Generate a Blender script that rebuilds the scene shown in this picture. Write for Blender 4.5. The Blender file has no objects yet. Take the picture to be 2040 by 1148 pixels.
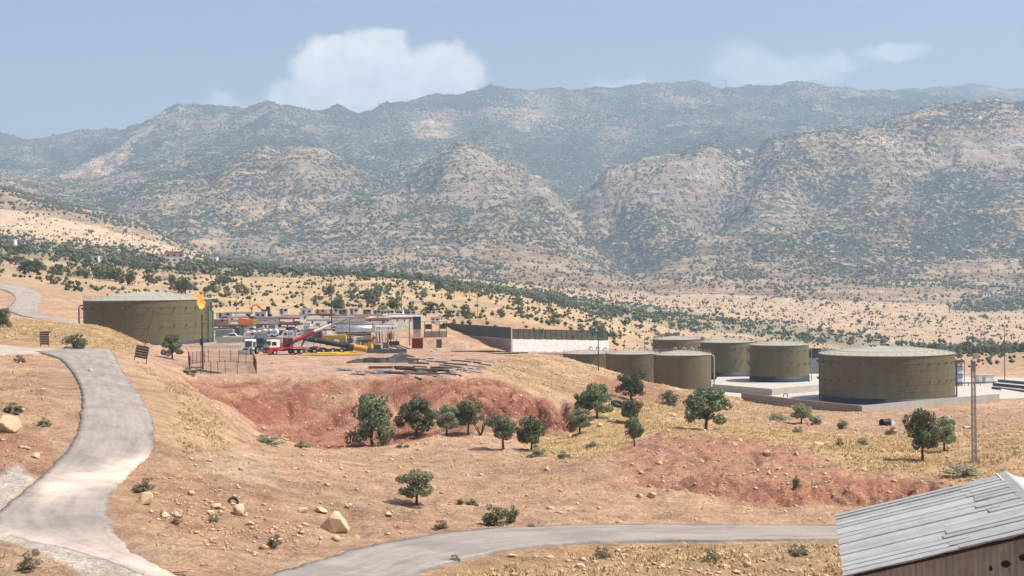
import bpy, math, random
import numpy as np
from mathutils import Vector, Matrix

# ------------------------------------------------------------------ camera
scene = bpy.context.scene
COL = scene.collection
F, CX, CY, HY = 2850.0, 1020.0, 574.0, 557.0          # photograph's pixel scale (2040 wide)
PITCH = math.atan((CY - HY) / F)
ROLL = math.radians(0.8)
cam_data = bpy.data.cameras.new('camera')
cam = bpy.data.objects.new('camera', cam_data)
COL.objects.link(cam)
cam_data.sensor_width = 36.0
cam_data.lens = 36.0 * F / 2040.0
cam_data.clip_start = 0.5
cam_data.clip_end = 60000.0
CAMROT = Matrix.Rotation(math.radians(90) - PITCH, 3, 'X') @ Matrix.Rotation(-ROLL, 3, 'Z')
cam.matrix_world = CAMROT.to_4x4()
scene.camera = cam

# ------------------------------------------------------------------ sky and sun
SUN_EL, SUN_AZ = math.radians(57), math.radians(98)      # azimuth clockwise from the view direction (+Y)
world = bpy.data.worlds.new('World')
scene.world = world
world.use_nodes = True
wt = world.node_tree
wt.nodes.clear()
SKY_STRENGTH = 0.10
def build_world():
    N, Lk = wt.nodes, wt.links
    out = N.new('ShaderNodeOutputWorld')
    bg = N.new('ShaderNodeBackground')
    bg.inputs['Strength'].default_value = SKY_STRENGTH
    sky = N.new('ShaderNodeTexSky')
    sky.sky_type = 'NISHITA'
    sky.sun_disc = False
    sky.sun_elevation = SUN_EL
    sky.sun_rotation = SUN_AZ
    sky.altitude = 900
    sky.air_density = 1.0
    sky.dust_density = 7.0
    sky.ozone_density = 0.5
    # cumulus standing beyond the ridge, in direction space: (x/y, z/y)
    tc = N.new('ShaderNodeTexCoord')
    sep = N.new('ShaderNodeSeparateXYZ')
    Lk.new(tc.outputs['Generated'], sep.inputs[0])
    ymax = N.new('ShaderNodeMath'); ymax.operation = 'MAXIMUM'; ymax.inputs[1].default_value = 0.05
    Lk.new(sep.outputs['Y'], ymax.inputs[0])
    ux = N.new('ShaderNodeMath'); ux.operation = 'DIVIDE'
    Lk.new(sep.outputs['X'], ux.inputs[0]); Lk.new(ymax.outputs[0], ux.inputs[1])
    vz = N.new('ShaderNodeMath'); vz.operation = 'DIVIDE'
    Lk.new(sep.outputs['Z'], vz.inputs[0]); Lk.new(ymax.outputs[0], vz.inputs[1])
    uv = N.new('ShaderNodeCombineXYZ')
    Lk.new(ux.outputs[0], uv.inputs[0]); Lk.new(vz.outputs[0], uv.inputs[1])
    def noise(scale, detail, rough=0.55):
        n = N.new('ShaderNodeTexNoise'); n.inputs['Scale'].default_value = scale
        n.inputs['Detail'].default_value = detail; n.inputs['Roughness'].default_value = rough
        Lk.new(uv.outputs[0], n.inputs['Vector']); return n
    n1 = noise(30, 8, .62)
    warp = N.new('ShaderNodeVectorMath'); warp.operation = 'SUBTRACT'
    warp.inputs[1].default_value = (0.5, 0.5, 0.5)
    Lk.new(n1.outputs['Color'], warp.inputs[0])
    wsc = N.new('ShaderNodeVectorMath'); wsc.operation = 'SCALE'; wsc.inputs['Scale'].default_value = 0.038
    Lk.new(warp.outputs[0], wsc.inputs[0])
    wuv = N.new('ShaderNodeVectorMath'); wuv.operation = 'ADD'
    Lk.new(uv.outputs[0], wuv.inputs[0]); Lk.new(wsc.outputs[0], wuv.inputs[1])
    def lumps(specs, soft):
        prev = None
        for (px, py, rx, ry) in specs:
            s = N.new('ShaderNodeVectorMath'); s.operation = 'SUBTRACT'
            s.inputs[1].default_value = ((px - CX) / F, (HY - 0.014 * (px - CX) - py) / F, 0)
            Lk.new(wuv.outputs[0], s.inputs[0])
            d = N.new('ShaderNodeVectorMath'); d.operation = 'DIVIDE'
            d.inputs[1].default_value = (rx / F, ry / F, 1.0)
            Lk.new(s.outputs[0], d.inputs[0])
            le = N.new('ShaderNodeVectorMath'); le.operation = 'LENGTH'
            Lk.new(d.outputs[0], le.inputs[0])
            m = N.new('ShaderNodeMapRange'); m.interpolation_type = 'SMOOTHSTEP'
            m.inputs['From Min'].default_value = 1.0 + soft; m.inputs['From Max'].default_value = 1.0 - soft
            Lk.new(le.outputs['Value'], m.inputs['Value'])
            if prev is None: prev = m.outputs[0]
            else:
                mx = N.new('ShaderNodeMath'); mx.operation = 'MAXIMUM'
                Lk.new(prev, mx.inputs[0]); Lk.new(m.outputs[0], mx.inputs[1]); prev = mx.outputs[0]
        return prev
    big = lumps([(600, 190, 62, 42), (650, 150, 62, 60), (690, 118, 46, 40), (745, 130, 78, 62), (775, 98, 42, 34),
                 (800, 165, 120, 70), (885, 120, 56, 42), (905, 160, 66, 56), (720, 215, 220, 45)], 0.26)
    faint = lumps([(455, 208, 34, 20), (1475, 128, 52, 34), (1560, 150, 110, 38), (1680, 125, 40, 22), (1780, 95, 60, 20),
                   (1245, 168, 46, 18)], 0.5)
    fs = N.new('ShaderNodeMath'); fs.operation = 'MULTIPLY'; fs.inputs[1].default_value = 0.32
    Lk.new(faint, fs.inputs[0])
    bs = N.new('ShaderNodeMath'); bs.operation = 'MULTIPLY'; bs.inputs[1].default_value = 0.70
    Lk.new(big, bs.inputs[0])
    fade = N.new('ShaderNodeMapRange'); fade.inputs['From Min'].default_value = (HY - 225) / F; fade.inputs['From Max'].default_value = (HY - 110) / F; fade.inputs['To Min'].default_value = .42; fade.inputs['To Max'].default_value = .60
    Lk.new(vz.outputs[0], fade.inputs['Value']); Lk.new(fade.outputs[0], bs.inputs[1])
    mask = N.new('ShaderNodeMath'); mask.operation = 'MAXIMUM'
    Lk.new(fs.outputs[0], mask.inputs[0]); Lk.new(bs.outputs[0], mask.inputs[1])
    n2 = noise(40, 6, 0.6)
    cr = N.new('ShaderNodeValToRGB')
    cr.color_ramp.elements[0].position = 0.36; cr.color_ramp.elements[0].color = (8.4, 8.1, 7.9, 1)
    cr.color_ramp.elements[1].position = 0.68; cr.color_ramp.elements[1].color = (12.0, 11.0, 9.9, 1)
    Lk.new(n2.outputs[0], cr.inputs[0])
    mix = N.new('ShaderNodeMix'); mix.data_type = 'RGBA'
    Lk.new(mask.outputs[0], mix.inputs['Factor'])
    Lk.new(sky.outputs[0], mix.inputs[6]); Lk.new(cr.outputs[0], mix.inputs[7])
    Lk.new(mix.outputs[2], bg.inputs['Color'])
    Lk.new(bg.outputs[0], out.inputs['Surface'])
build_world()
sun_data = bpy.data.lights.new('sun', 'SUN')
sun_data.energy = 5.0
sun_data.angle = math.radians(0.53)
sun_data.color = (1.0, 0.955, 0.88)
sun = bpy.data.objects.new('sun', sun_data)
COL.objects.link(sun)
sdir = Vector((math.sin(SUN_AZ) * math.cos(SUN_EL), math.cos(SUN_AZ) * math.cos(SUN_EL), math.sin(SUN_EL)))
sun.rotation_euler = sdir.to_track_quat('Z', 'Y').to_euler()
sun.location = (150, -60, 160)
vs = scene.view_settings
vs.view_transform = 'Standard'
vs.look = 'None'
vs.gamma = 1.0
vs.exposure = 0.46
vs.use_curve_mapping = False
scene.cycles.use_denoising = True
scene.cycles.max_bounces = 6
scene.cycles.volume_bounces = 1
scene.cycles.use_adaptive_sampling = True
scene.cycles.adaptive_threshold = 0.01

# ------------------------------------------------------------------ pixel <-> place
_CR = np.array(CAMROT)
def uv_of(px, py):
    """direction through a point of the photograph as (X/Y, Z/Y)"""
    px = np.asarray(px, float); py = np.asarray(py, float)
    d = np.stack([px - CX, CY - py, -F + 0 * px], -1) @ _CR.T
    return d[..., 0] / d[..., 1], d[..., 2] / d[..., 1]
def pix_of(X, Y, Z):
    d = np.stack([X, Y, Z], -1) @ _CR
    return CX + F * d[..., 0] / -d[..., 2], CY - F * d[..., 1] / -d[..., 2]

# ------------------------------------------------------------------ noise
def _hash(ix, iy, seed):
    h = (ix.astype(np.int64) * 374761393 + iy.astype(np.int64) * 668265263 + seed * 974711) & 0xffffffff
    h = ((h ^ (h >> 13)) * 1274126177) & 0xffffffff
    return (h ^ (h >> 16)) & 0xffffffff
def pnoise(x, y, seed=0):
    x0 = np.floor(x); y0 = np.floor(y); fx = x - x0; fy = y - y0
    ux = fx * fx * fx * (fx * (fx * 6 - 15) + 10); uy = fy * fy * fy * (fy * (fy * 6 - 15) + 10)
    def g(ox, oy):
        a = _hash(x0 + ox, y0 + oy, seed) * (2 * math.pi / 4294967296.0)
        return np.cos(a) * (fx - ox) + np.sin(a) * (fy - oy)
    a = g(0, 0) * (1 - ux) + g(1, 0) * ux
    b = g(0, 1) * (1 - ux) + g(1, 1) * ux
    return (a * (1 - uy) + b * uy) * 1.5
def fbm(x, y, octv=4, seed=0, gain=0.5, lac=2.03):
    s = 0.0; a = 1.0; n = 0.0
    for i in range(octv):
        s = s + a * pnoise(x, y, seed + i * 17); n += a
        x = x * lac + 13.7; y = y * lac - 7.3; a *= gain
    return s / n
def ridged(x, y, octv=4, seed=0, gain=0.5, lac=2.05):
    s = 0.0; a = 1.0; n = 0.0
    for i in range(octv):
        r = 1 - np.abs(pnoise(x, y, seed + i * 31)) * 1.6
        s = s + a * r * np.abs(r); n += a
        x = x * lac + 3.1; y = y * lac + 9.2; a *= gain
    return s / n
def sstep(a, b, x):
    t = np.clip((x - a) / (b - a), 0, 1)
    return t * t * (3 - 2 * t)

# ------------------------------------------------------------------ terrain
# ridge, bank, pad and valley lines: (photo x, distance, photo y) or (photo x, distance, None, height)
LINES = [
 [(0, 2, None, -1.7), (2040, 2, None, -1.7)],
 [(0, 14, None, -4.2), (2040, 14, None, -4.0)],
 [(0, 45, None, -12.4), (1200, 45, None, -12.2), (1650, 45, None, -11.9), (2040, 45, None, -11.6)],
 [(0, 74, 1160), (300, 74, 1165), (560, 78, 1160), (850, 80, 1160), (1200, 86, 1150), (1690, 87, 1150), (2040, 87, 1145)],
 [(0, 84, 1075), (300, 82, 1092), (430, 82, 1105), (560, 84, 1117), (700, 87, 1112), (850, 91, 1097), (1000, 95, 1088), (1300, 98, 1081), (1690, 99, 1079), (2040, 100, 1078)],
 [(0, 93, 1000), (240, 95, 1005), (400, 91, 1062), (600, 90, 1092), (800, 98, 1070), (1050, 106, 1050), (1300, 108, 1047), (1690, 109, 1049), (2040, 110, 1050)],
 [(0, 109, 890), (200, 113, 895), (300, 114, 905), (480, 117, 935), (700, 119, 975), (850, 115, 1003), (1050, 117, 1008), (1300, 120, 1010), (1500, 121, 1012), (1700, 121, 1008), (2040, 122, 988)],
 [(0, 130, 795), (200, 133, 800), (320, 130, 830), (480, 138, 892), (700, 140, 932), (850, 138, 945), (1050, 135, 950), (1200, 134, 928), (1300, 133, 938), (1450, 127, 955), (1700, 126, 966), (1860, 127, 962), (2040, 130, 940)],
 [(0, 165, 742), (200, 172, 742), (320, 175, 762), (420, 172, 800), (500, 178, 868), (620, 192, 890), (700, 196, 892), (850, 196, 882), (950, 182, 893), (1050, 172, 905), (1200, 165, 902), (1300, 170, 873), (1500, 175, 868), (1700, 160, 905), (1850, 158, 912), (2040, 165, 890)],
 [(0, 200, 706), (200, 196, 718), (300, 200, 735), (360, 205, 758), (430, 205, 800), (520, 206, 850), (620, 210, 868), (700, 210, 870), (850, 210, 860), (950, 208, 868), (1050, 205, 880), (1130, 205, 872), (1200, 195, 875), (1300, 200, 858), (1500, 210, 860), (1700, 200, 880), (1850, 195, 890), (2040, 200, 872)],
 [(0, 216, 694), (100, 212, 696), (200, 210, 700), (260, 212, 714), (330, 220, 728), (400, 228, 742), (500, 231, 748), (600, 232, 748), (700, 233, 745), (800, 234, 746), (900, 235, 748), (1000, 236, 766), (1060, 236, 790), (1120, 234, 815), (1200, 236, 818), (1300, 250, 815), (1400, 240, 842), (1600, 252, 842), (1800, 252, 845), (2040, 250, 846)],
 [(0, 250, 668), (170, 260, 670), (230, 262, 682), (300, 258, 698), (400, 266, 712), (600, 278, 709), (800, 280, 709), (900, 277, 715), (1000, 278, 722), (1060, 280, 738), (1120, 285, 753), (1200, 292, 768), (1300, 298, 789), (1400, 292, 806), (1500, 290, 818), (1640, 290, 826), (1800, 290, 824), (2040, 290, 820)],
 [(0, 285, 645), (170, 296, 645), (215, 297, 652), (250, 298, 670), (290, 300, 690), (400, 318, 695), (600, 325, 692), (800, 325, 692), (900, 318, 696), (1000, 315, 702), (1090, 320, 706), (1130, 324, 713), (1200, 328, 735), (1300, 330, 764), (1420, 325, 783), (1500, 322, None, -28.7), (2040, 322, None, -28.7)],
 [(0, 330, 634), (110, 330, 640), (170, 318, None, -12.5), (215, 318, None, -14), (400, 340, None, -14), (600, 345, None, -13.9), (900, 345, None, -14), (1000, 342, None, -17), (1100, 345, None, -22.5), (1200, 348, None, -28), (1300, 345, None, -28.8), (2040, 345, None, -28.7)],
 [(0, 400, 602), (100, 395, 612), (173, 385, None, -8.2), (300, 390, None, -10.5), (420, 395, None, -13.2), (600, 400, None, -12.6), (830, 400, None, -12.0), (880, 400, None, -17), (1000, 395, None, -21), (1100, 398, None, -22.5), (1200, 400, None, -26), (1300, 400, None, -28.7), (2040, 400, None, -28.7)],
 [(0, 480, 567), (100, 480, 577), (200, 480, 590), (300, 490, 592), (420, 480, 612), (500, 480, 622), (600, 470, 628), (800, 470, 628), (850, 465, 632), (900, 460, None, -15.5), (1000, 450, None, -17.5), (1100, 465, None, -19), (1200, 480, None, -24), (1300, 470, None, -29.2), (2040, 470, None, -29.5)],
 [(0, 620, 540), (150, 620, 547), (300, 620, 562), (420, 620, 580), (500, 600, 592), (600, 600, 600), (800, 600, 604), (900, 600, 614), (1000, 580, 618), (1050, 580, 626), (1200, 580, 658), (1300, 600, None, -33), (1500, 600, None, -35), (2040, 600, None, -34)],
 [(0, 900, 502), (150, 900, 518), (300, 950, 530), (450, 950, 541), (600, 980, 548), (830, 980, 559), (1000, 930, 586), (1150, 900, 622), (1300, 880, 663), (1450, 900, None, -47), (1700, 900, None, -52), (2040, 900, None, -50)],
 [(0, 1300, 482), (150, 1300, 494), (300, 1350, 510), (450, 1400, 526), (600, 1500, 541), (700, 1600, 546), (830, 1600, 556), (1000, 1550, 578), (1200, 1450, 608), (1400, 1300, 640), (1550, 1250, 660), (1740, 1150, 686), (2040, 1100, 700)],
 [(0, 1750, 460), (150, 1750, 473), (300, 1800, 492), (430, 1850, 513), (600, 1900, 536), (830, 1950, 548), (1000, 2000, 560), (1200, 1950, 580), (1300, 1900, 592), (1400, 1800, 603), (1600, 1700, 622), (1800, 1650, 634), (2040, 1600, 645)],
 [(0, 2300, 372), (60, 2300, 390), (150, 2300, 415), (300, 2300, 456), (380, 2300, 490), (430, 2280, 511), (520, 2300, 524), (600, 2250, 528), (830, 2300, 520), (1000, 2300, 522), (1200, 2350, 552), (1260, 2400, 556), (1400, 2300, 540), (1600, 2250, 562), (1800, 2200, 576), (2040, 2150, 586)],
 [(0, 2700, 398), (150, 2700, 432), (300, 2700, 464), (380, 2700, 478), (430, 2700, 492), (600, 2600, 500), (830, 2600, 468), (1000, 2600, 466), (1120, 2650, 486), (1200, 2750, 520), (1250, 2800, 536), (1310, 2700, 512), (1400, 2650, 490), (1600, 2700, 480), (1800, 2700, 492), (2040, 2650, 502)],
 [(0, 2950, 392), (150, 2950, 424), (300, 2980, 425), (420, 2980, 418), (600, 2950, 438), (700, 3000, 415), (800, 3050, 396), (920, 3100, 382), (1060, 3050, 400), (1120, 3050, 430), (1160, 3100, 466), (1200, 3120, 440), (1250, 3120, 425), (1300, 3120, 418), (1370, 3100, 424), (1410, 3060, 455), (1450, 3100, 430), (1500, 3100, 400), (1700, 3200, 375), (1900, 3250, 345), (2040, 3250, 338)],
 [(0, 3300, 372), (150, 3250, 400), (240, 3300, 382), (300, 3300, 370), (400, 3300, 352), (520, 3350, 318), (600, 3400, 304), (680, 3400, 322), (740, 3350, 384), (800, 3400, 350), (860, 3420, 318), (905, 3450, 290), (925, 3450, 289), (980, 3400, 318), (1060, 3350, 350), (1110, 3300, 372), (1132, 3300, 402), (1150, 3340, 390), (1200, 3340, 340), (1300, 3340, 320), (1420, 3380, 294), (1455, 3350, 325), (1500, 3500, 312), (1540, 3500, 288), (1700, 3600, 260), (1830, 3700, 223), (1980, 3800, 200), (2040, 3800, 206)],
 [(0, 4200, 345), (150, 4100, 368), (250, 4200, 335), (400, 4200, 308), (520, 4200, 288), (700, 4300, 318), (760, 4300, 330), (920, 4300, 325), (1060, 4200, 366), (1120, 4150, 384), (1200, 4200, 372), (1300, 4300, 335), (1420, 4300, 300), (1540, 4300, 290), (1700, 4400, 268), (1830, 4400, 240), (2040, 4500, 222)],
 [(0, 5200, 312), (150, 5100, 330), (250, 4950, 292), (350, 4950, 258), (540, 5000, 240), (640, 5000, 258), (720, 5100, 272), (850, 5200, 255), (970, 5300, 245), (1060, 5300, 285), (1200, 5300, 275), (1380, 5400, 240), (1540, 5400, 235), (1700, 5400, 230), (1830, 5500, 212), (2040, 5500, 222)],
 [(0, 6400, 278), (60, 6400, 285), (120, 6400, 273), (238, 6300, 272), (262, 5900, 256), (300, 5700, 240), (330, 5650, 224), (360, 5650, 219), (440, 5650, 214), (540, 5700, 207), (600, 5700, 214), (648, 5700, 221), (672, 5700, 211), (692, 5750, 220), (715, 5900, 228), (760, 6000, 214), (850, 6200, 195), (905, 6200, 190), (970, 6300, 174), (1010, 6300, 181), (1060, 6400, 187), (1150, 6500, 181), (1280, 6500, 178), (1380, 6500, 166), (1440, 6500, 174), (1480, 6500, 170), (1540, 6600, 177), (1650, 6600, 177), (1750, 6600, 181), (1830, 6600, 190), (2040, 6600, 204)],
 [(0, 7300, 320), (1600, 7300, 225), (1750, 7300, 205), (1830, 7300, 205), (2040, 7300, 210)],
 [(0, 8100, 330), (1600, 8100, 215), (1700, 8100, 188), (1820, 8100, 181), (1920, 8100, 171), (1980, 8100, 176), (2040, 8100, 180)],
 [(0, 9300, None, -40), (2040, 9300, None, -40)],
]
NU, UMAX = 660, 0.47
U = np.linspace(-UMAX, UMAX, NU)
rows = np.concatenate([np.exp(np.linspace(math.log(2), math.log(68), 34, endpoint=False)),
                       np.exp(np.linspace(math.log(68), math.log(345), 500, endpoint=False)),
                       np.exp(np.linspace(math.log(345), math.log(1000), 150, endpoint=False)),
                       np.exp(np.linspace(math.log(1000), math.log(9300), 330))])
NR = len(rows)
def smooth1(a, k):
    if k < 1: return a
    w = np.exp(-0.5 * (np.arange(-3 * k, 3 * k + 1) / k) ** 2); w /= w.sum()
    return np.convolve(np.pad(a, 3 * k, mode='edge'), w, 'valid')
def build_base():
    Yk, Zk = [], []
    for ln in LINES:
        us, ys, zs = [], [], []
        for p in ln:
            py = p[2] if p[2] is not None else 700.0
            u, v = uv_of(p[0], py)
            us.append(float(u)); ys.append(p[1]); zs.append(float(v) * p[1] if p[2] is not None else p[3])
        us, ys, zs = map(np.array, (us, ys, zs))
        k = 4 if ys.mean() < 700 else (3 if ys.mean() < 2000 else 1)
        Yk.append(smooth1(np.interp(U, us, ys), k)); Zk.append(smooth1(np.interp(U, us, zs), k))
    Yk, Zk = np.array(Yk), np.array(Zk)
    for i in range(1, len(Yk)): Yk[i] = np.maximum(Yk[i], Yk[i - 1] * 1.012)
    return np.log(Yk), Zk
SK, ZK = build_base()
def profile(S):
    """S (R,n) log distance -> height by a monotone cubic through the lines of each direction"""
    h = np.diff(SK, axis=0); d = np.diff(ZK, axis=0) / h
    m = np.zeros_like(ZK)
    w1 = 2 * h[1:] + h[:-1]; w2 = h[1:] + 2 * h[:-1]
    ok = d[1:] * d[:-1] > 0
    with np.errstate(divide='ignore', invalid='ignore'):
        hm = (w1 + w2) / (w1 / d[:-1] + w2 / d[1:])
    m[1:-1] = np.where(ok, hm, 0); m[0] = d[0]; m[-1] = d[-1]
    idx = np.zeros(S.shape, int)
    for k in range(1, len(SK) - 1): idx += (S >= SK[k][None, :])
    tk = lambda A: np.take_along_axis(A, idx, 0)
    h_ = tk(h); t = np.clip((S - tk(SK[:-1])) / h_, 0, 1)
    z0, z1, m0, m1 = tk(ZK[:-1]), tk(ZK[1:]), tk(m[:-1]), tk(m[1:])
    t2, t3 = t * t, t * t * t
    return (2*t3 - 3*t2 + 1) * z0 + (t3 - 2*t2 + t) * h_ * m0 + (-2*t3 + 3*t2) * z1 + (t3 - t2) * h_ * m1
GY = np.repeat(rows[:, None], NU, 1)
GX = U[None, :] * GY
S0 = np.log(GY)
far = sstep(900, 2600, GY)
WARP = 0.016 * far * fbm(GX / 420, GY / 420, 4, 5) + 0.010 * (1 - far) * sstep(60, 120, GY) * fbm(GX / 22, GY / 22, 3, 9)
GZ = profile(np.clip(S0 + WARP, S0.min(), S0.max()))
LOGR = np.log(rows)
def sample(X, Y, Z=None):
    """ground height at (X, Y)"""
    Z = GZ if Z is None else Z
    X = np.asarray(X, float); Y = np.asarray(Y, float)
    r = np.interp(np.log(np.clip(Y, 2.001, 9290)), LOGR, np.arange(NR))
    c = np.clip((X / Y + UMAX) / (2 * UMAX) * (NU - 1), 0, NU - 1.001)
    r = np.clip(r, 0, NR - 1.001)
    r0 = r.astype(int); c0 = c.astype(int); fr = r - r0; fc = c - c0
    return (Z[r0, c0] * (1 - fr) * (1 - fc) + Z[r0 + 1, c0] * fr * (1 - fc) + Z[r0, c0 + 1] * (1 - fr) * fc + Z[r0 + 1, c0 + 1] * fr * fc)
_YS = np.exp(np.linspace(math.log(50), math.log(9000), 6000))
def hit(px, py, ymin=55, ymax=9000):
    """where the sight line through a photo point meets the ground"""
    u, v = uv_of(px, py); u, v = float(u), float(v)
    ys = _YS[(_YS >= ymin) & (_YS <= ymax)]
    g = sample(u * ys, ys) / ys - v
    k = np.argmax(g >= 0)
    if g[k] < 0: k = int(np.argmax(g))
    if k > 0 and g[k] > 0 and g[k-1] < 0:
        t = -g[k-1] / (g[k] - g[k-1]); y = ys[k-1] + t * (ys[k] - ys[k-1])
    else: y = ys[k]
    return Vector((u * y, y, float(sample(u * y, y))))
def at(px, py, Y):
    u, v = uv_of(px, py)
    return Vector((float(u) * Y, Y, float(v) * Y))
def gz(x, y): return float(sample(x, y))
# ------------------------------------------------------------------ roads: edge pairs read off the photograph
ROAD_A = [((70, 702), (222, 699)), ((118, 716), (232, 718)), ((140, 738), (243, 738)), ((158, 768), (262, 768)), ((164, 800), (287, 803)),
          ((160, 835), (304, 838)), ((152, 868), (308, 868)), ((125, 910), (296, 908)), ((85, 950), (258, 944)), ((40, 988), (230, 975)),
          ((-10, 1034), (214, 1010)), ((0, 1062), (222, 1045)), ((80, 1082), (235, 1075)), ((160, 1102), (258, 1100)), ((235, 1126), (292, 1122)),
          ((310, 1156), (342, 1146)), ((430, 1186), (420, 1160)), ((560, 1196), (490, 1158)), ((700, 1182), (560, 1142)), ((800, 1156), (640, 1118)), ((880, 1130), (750, 1088)),
          ((1000, 1102), (900, 1063)), ((1100, 1089), (1050, 1052)), ((1250, 1082), (1230, 1048)), ((1450, 1080), (1450, 1048)), ((1690, 1077), (1690, 1049)), ((1900, 1077), (1900, 1050)), ((2150, 1078), (2150, 1052))]
ROAD_C = [((95, 704), (150, 697)), ((40, 706), (70, 695.5)), ((0, 709), (20, 690)), ((-60, 714), (-40, 685)), ((-160, 720), (-140, 680))]
ROAD_D = [((168, 647), (170, 642)), ((128, 643), (122, 636)), ((77, 635), (84, 627)), ((38, 629), (74, 614)), ((14, 618), (83, 597)), ((23, 607), (78, 584)),
          ((30, 595), (46, 570)), ((20, 584), (20, 566)), ((0, 577), (0, 564)), ((-60, 566), (-60, 556))]
ROAD_J = [((150, 1010), (210, 1050)), ((60, 1005), (120, 1080)), ((0, 1036), (20, 1066)), ((-60, 1060), (-60, 1085)), ((-200, 1080), (-200, 1110))]
def catmull(P, n):
    P = [np.array(p) for p in P]; P = [2 * P[0] - P[1]] + P + [2 * P[-1] - P[-2]]
    o = []
    for i in range(1, len(P) - 2):
        for t in np.linspace(0, 1, n, endpoint=False):
            a, b, c, d = P[i-1:i+3]
            o.append(0.5 * (2*b + (c - a) * t + (2*a - 5*b + 4*c - d) * t*t + (3*b - a - 3*c + d) * t**3))
    o.append(P[-2]); return np.array(o)
def road_edges(R, n, **kw):
    Lp = [tuple(hit(*l, **kw)) for l, r in R]; Rp = [tuple(hit(*r, **kw)) for l, r in R]
    return catmull(Lp, n), catmull(Rp, n)
EDGE = {'A': road_edges(ROAD_A, 8), 'C': road_edges(ROAD_C, 6, ymin=150), 'D': road_edges(ROAD_D, 8, ymin=305), 'J': road_edges(ROAD_J[2:], 6)}
def seg_dist(X, Y, P):
    """distance and nearest height along polyline P (n,3) for flat arrays"""
    best = np.full(X.shape, 1e9); zb = np.zeros(X.shape); tb = np.zeros(X.shape)
    for i in range(len(P) - 1):
        a, b = P[i], P[i + 1]; d = b[:2] - a[:2]; L2 = max(d @ d, 1e-9)
        t = np.clip(((X - a[0]) * d[0] + (Y - a[1]) * d[1]) / L2, 0, 1)
        dd = np.hypot(X - a[0] - t * d[0], Y - a[1] - t * d[1])
        m = dd < best
        best = np.where(m, dd, best); zb = np.where(m, a[2] + t * (b[2] - a[2]), zb); tb = np.where(m, i + t, tb)
    return best, zb, tb
ROADMASK = np.zeros(GZ.shape)
def road_masks():
    sel = (GY > 55) & (GY < 560)
    X, Y = GX[sel], GY[sel]
    acc = np.zeros(X.shape)
    for k, (Lp, Rp) in EDGE.items():
        C = ((Lp + Rp) / 2)[::2]; W = (np.linalg.norm((Lp - Rp)[:, :2], axis=1) / 2)[::2]
        d, z, t = seg_dist(X, Y, C)
        w = np.interp(t, np.arange(len(W)), W)
        acc = np.maximum(acc, 1 - sstep(w + 0.3, w + 2.2, d))
    ROADMASK[sel] = acc
road_masks()

# ------------------------------------------------------------------ zones of the ground, in the photograph's outline
PXG, PYG = pix_of(GX, GY, GZ)
def inpoly(px, py, poly):
    c = np.zeros(px.shape, bool); n = len(poly)
    for i in range(n):
        x0, y0 = poly[i]; x1, y1 = poly[(i + 1) % n]
        if y0 == y1: continue
        k = ((y0 > py) != (y1 > py)) & (px < (x1 - x0) * (py - y0) / (y1 - y0) + x0)
        c ^= k
    return c
def blur(a, k):
    for ax in (0, 1):
        pads = [(0, 0), (0, 0)]; pads[ax] = (k + 1, k)
        c = np.cumsum(np.pad(a, pads, mode='edge'), axis=ax)
        a = (np.take(c, range(2*k + 1, c.shape[ax]), ax) - np.take(c, range(0, c.shape[ax] - 2*k - 1), ax)) / (2*k + 1)
    return a
def zone(poly, y0, y1, rag=10, soft=2):
    sc = 1.0 if y1 < 600 else (6.0 if y1 < 3000 else 20.0)
    if sc not in _JIT: _JIT[sc] = (2 * fbm(GX / (7 * sc), GY / (7 * sc), 3, 41), 1.2 * fbm(GX / (7 * sc), GY / (7 * sc), 3, 57))
    a, b = np.searchsorted(rows, [y0, y1]); out = np.zeros(GZ.shape)
    m = inpoly(PXG[a:b] + rag * _JIT[sc][0][a:b], PYG[a:b] + rag * _JIT[sc][1][a:b], poly)
    a0, b0 = max(a - 12, 0), min(b + 12, NR)
    out[a:b] = m; out[a0:b0] = blur(out[a0:b0], soft)
    return out
_JIT = {}
Z_RED = zone([(350, 757), (520, 757), (620, 756), (700, 757), (820, 750), (940, 748), (1000, 752), (1060, 768), (1120, 775), (1160, 830), (1140, 872), (1050, 862), (960, 862), (850, 872), (700, 893), (640, 897), (540, 872), (450, 805)], 150, 240, 10)
Z_PALE_STREAK = zone([(600, 770), (690, 765), (800, 800), (900, 810), (1000, 850), (900, 850), (720, 800), (650, 800)], 150, 240, 14)
Z_GULLY = zone([(980, 760), (1110, 768), (1160, 840), (1130, 870), (1060, 850), (1000, 800)], 150, 240, 8)
Z_MOUND = zone([(1225, 890), (1300, 866), (1480, 864), (1560, 878), (1680, 930), (1760, 945), (1890, 965), (1840, 1003), (1500, 1012), (1300, 965), (1220, 935)], 110, 200, 10)
Z_CUT = zone([(1230, 960), (1500, 955), (1880, 958), (1850, 1000), (1700, 1008), (1400, 990)], 110, 135, 6, 1)
Z_FIELD = zone([(1080, 860), (1190, 812), (1300, 798), (1400, 830), (1500, 850), (1750, 872), (1900, 905), (1830, 940), (1640, 905), (1500, 866), (1300, 866), (1210, 905), (1080, 912), (1040, 890)], 130, 290, 12)
Z_RIGHT = zone([(1640, 890), (1800, 860), (2100, 860), (2100, 985), (1900, 958), (1700, 935)], 120, 240, 12)
Z_PAD = zone([(300, 700), (600, 684), (830, 685), (1010, 703), (970, 748), (520, 752), (360, 748), (290, 720)], 205, 350, 6)
Z_TRACK = zone([(470, 895), (850, 948), (1050, 945), (1230, 960), (1690, 1008), (1700, 1048), (1050, 1046), (860, 1056), (820, 1000), (700, 965), (520, 925)], 100, 160, 10)
Z_CHALK = zone([(400, 902), (530, 905), (545, 960), (470, 965), (405, 930)], 90, 150, 26, 4)
Z_CHALK2 = zone([(-100, 960), (0, 945), (40, 930), (75, 962), (0, 1020), (-100, 1060)], 80, 130, 6)
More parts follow.
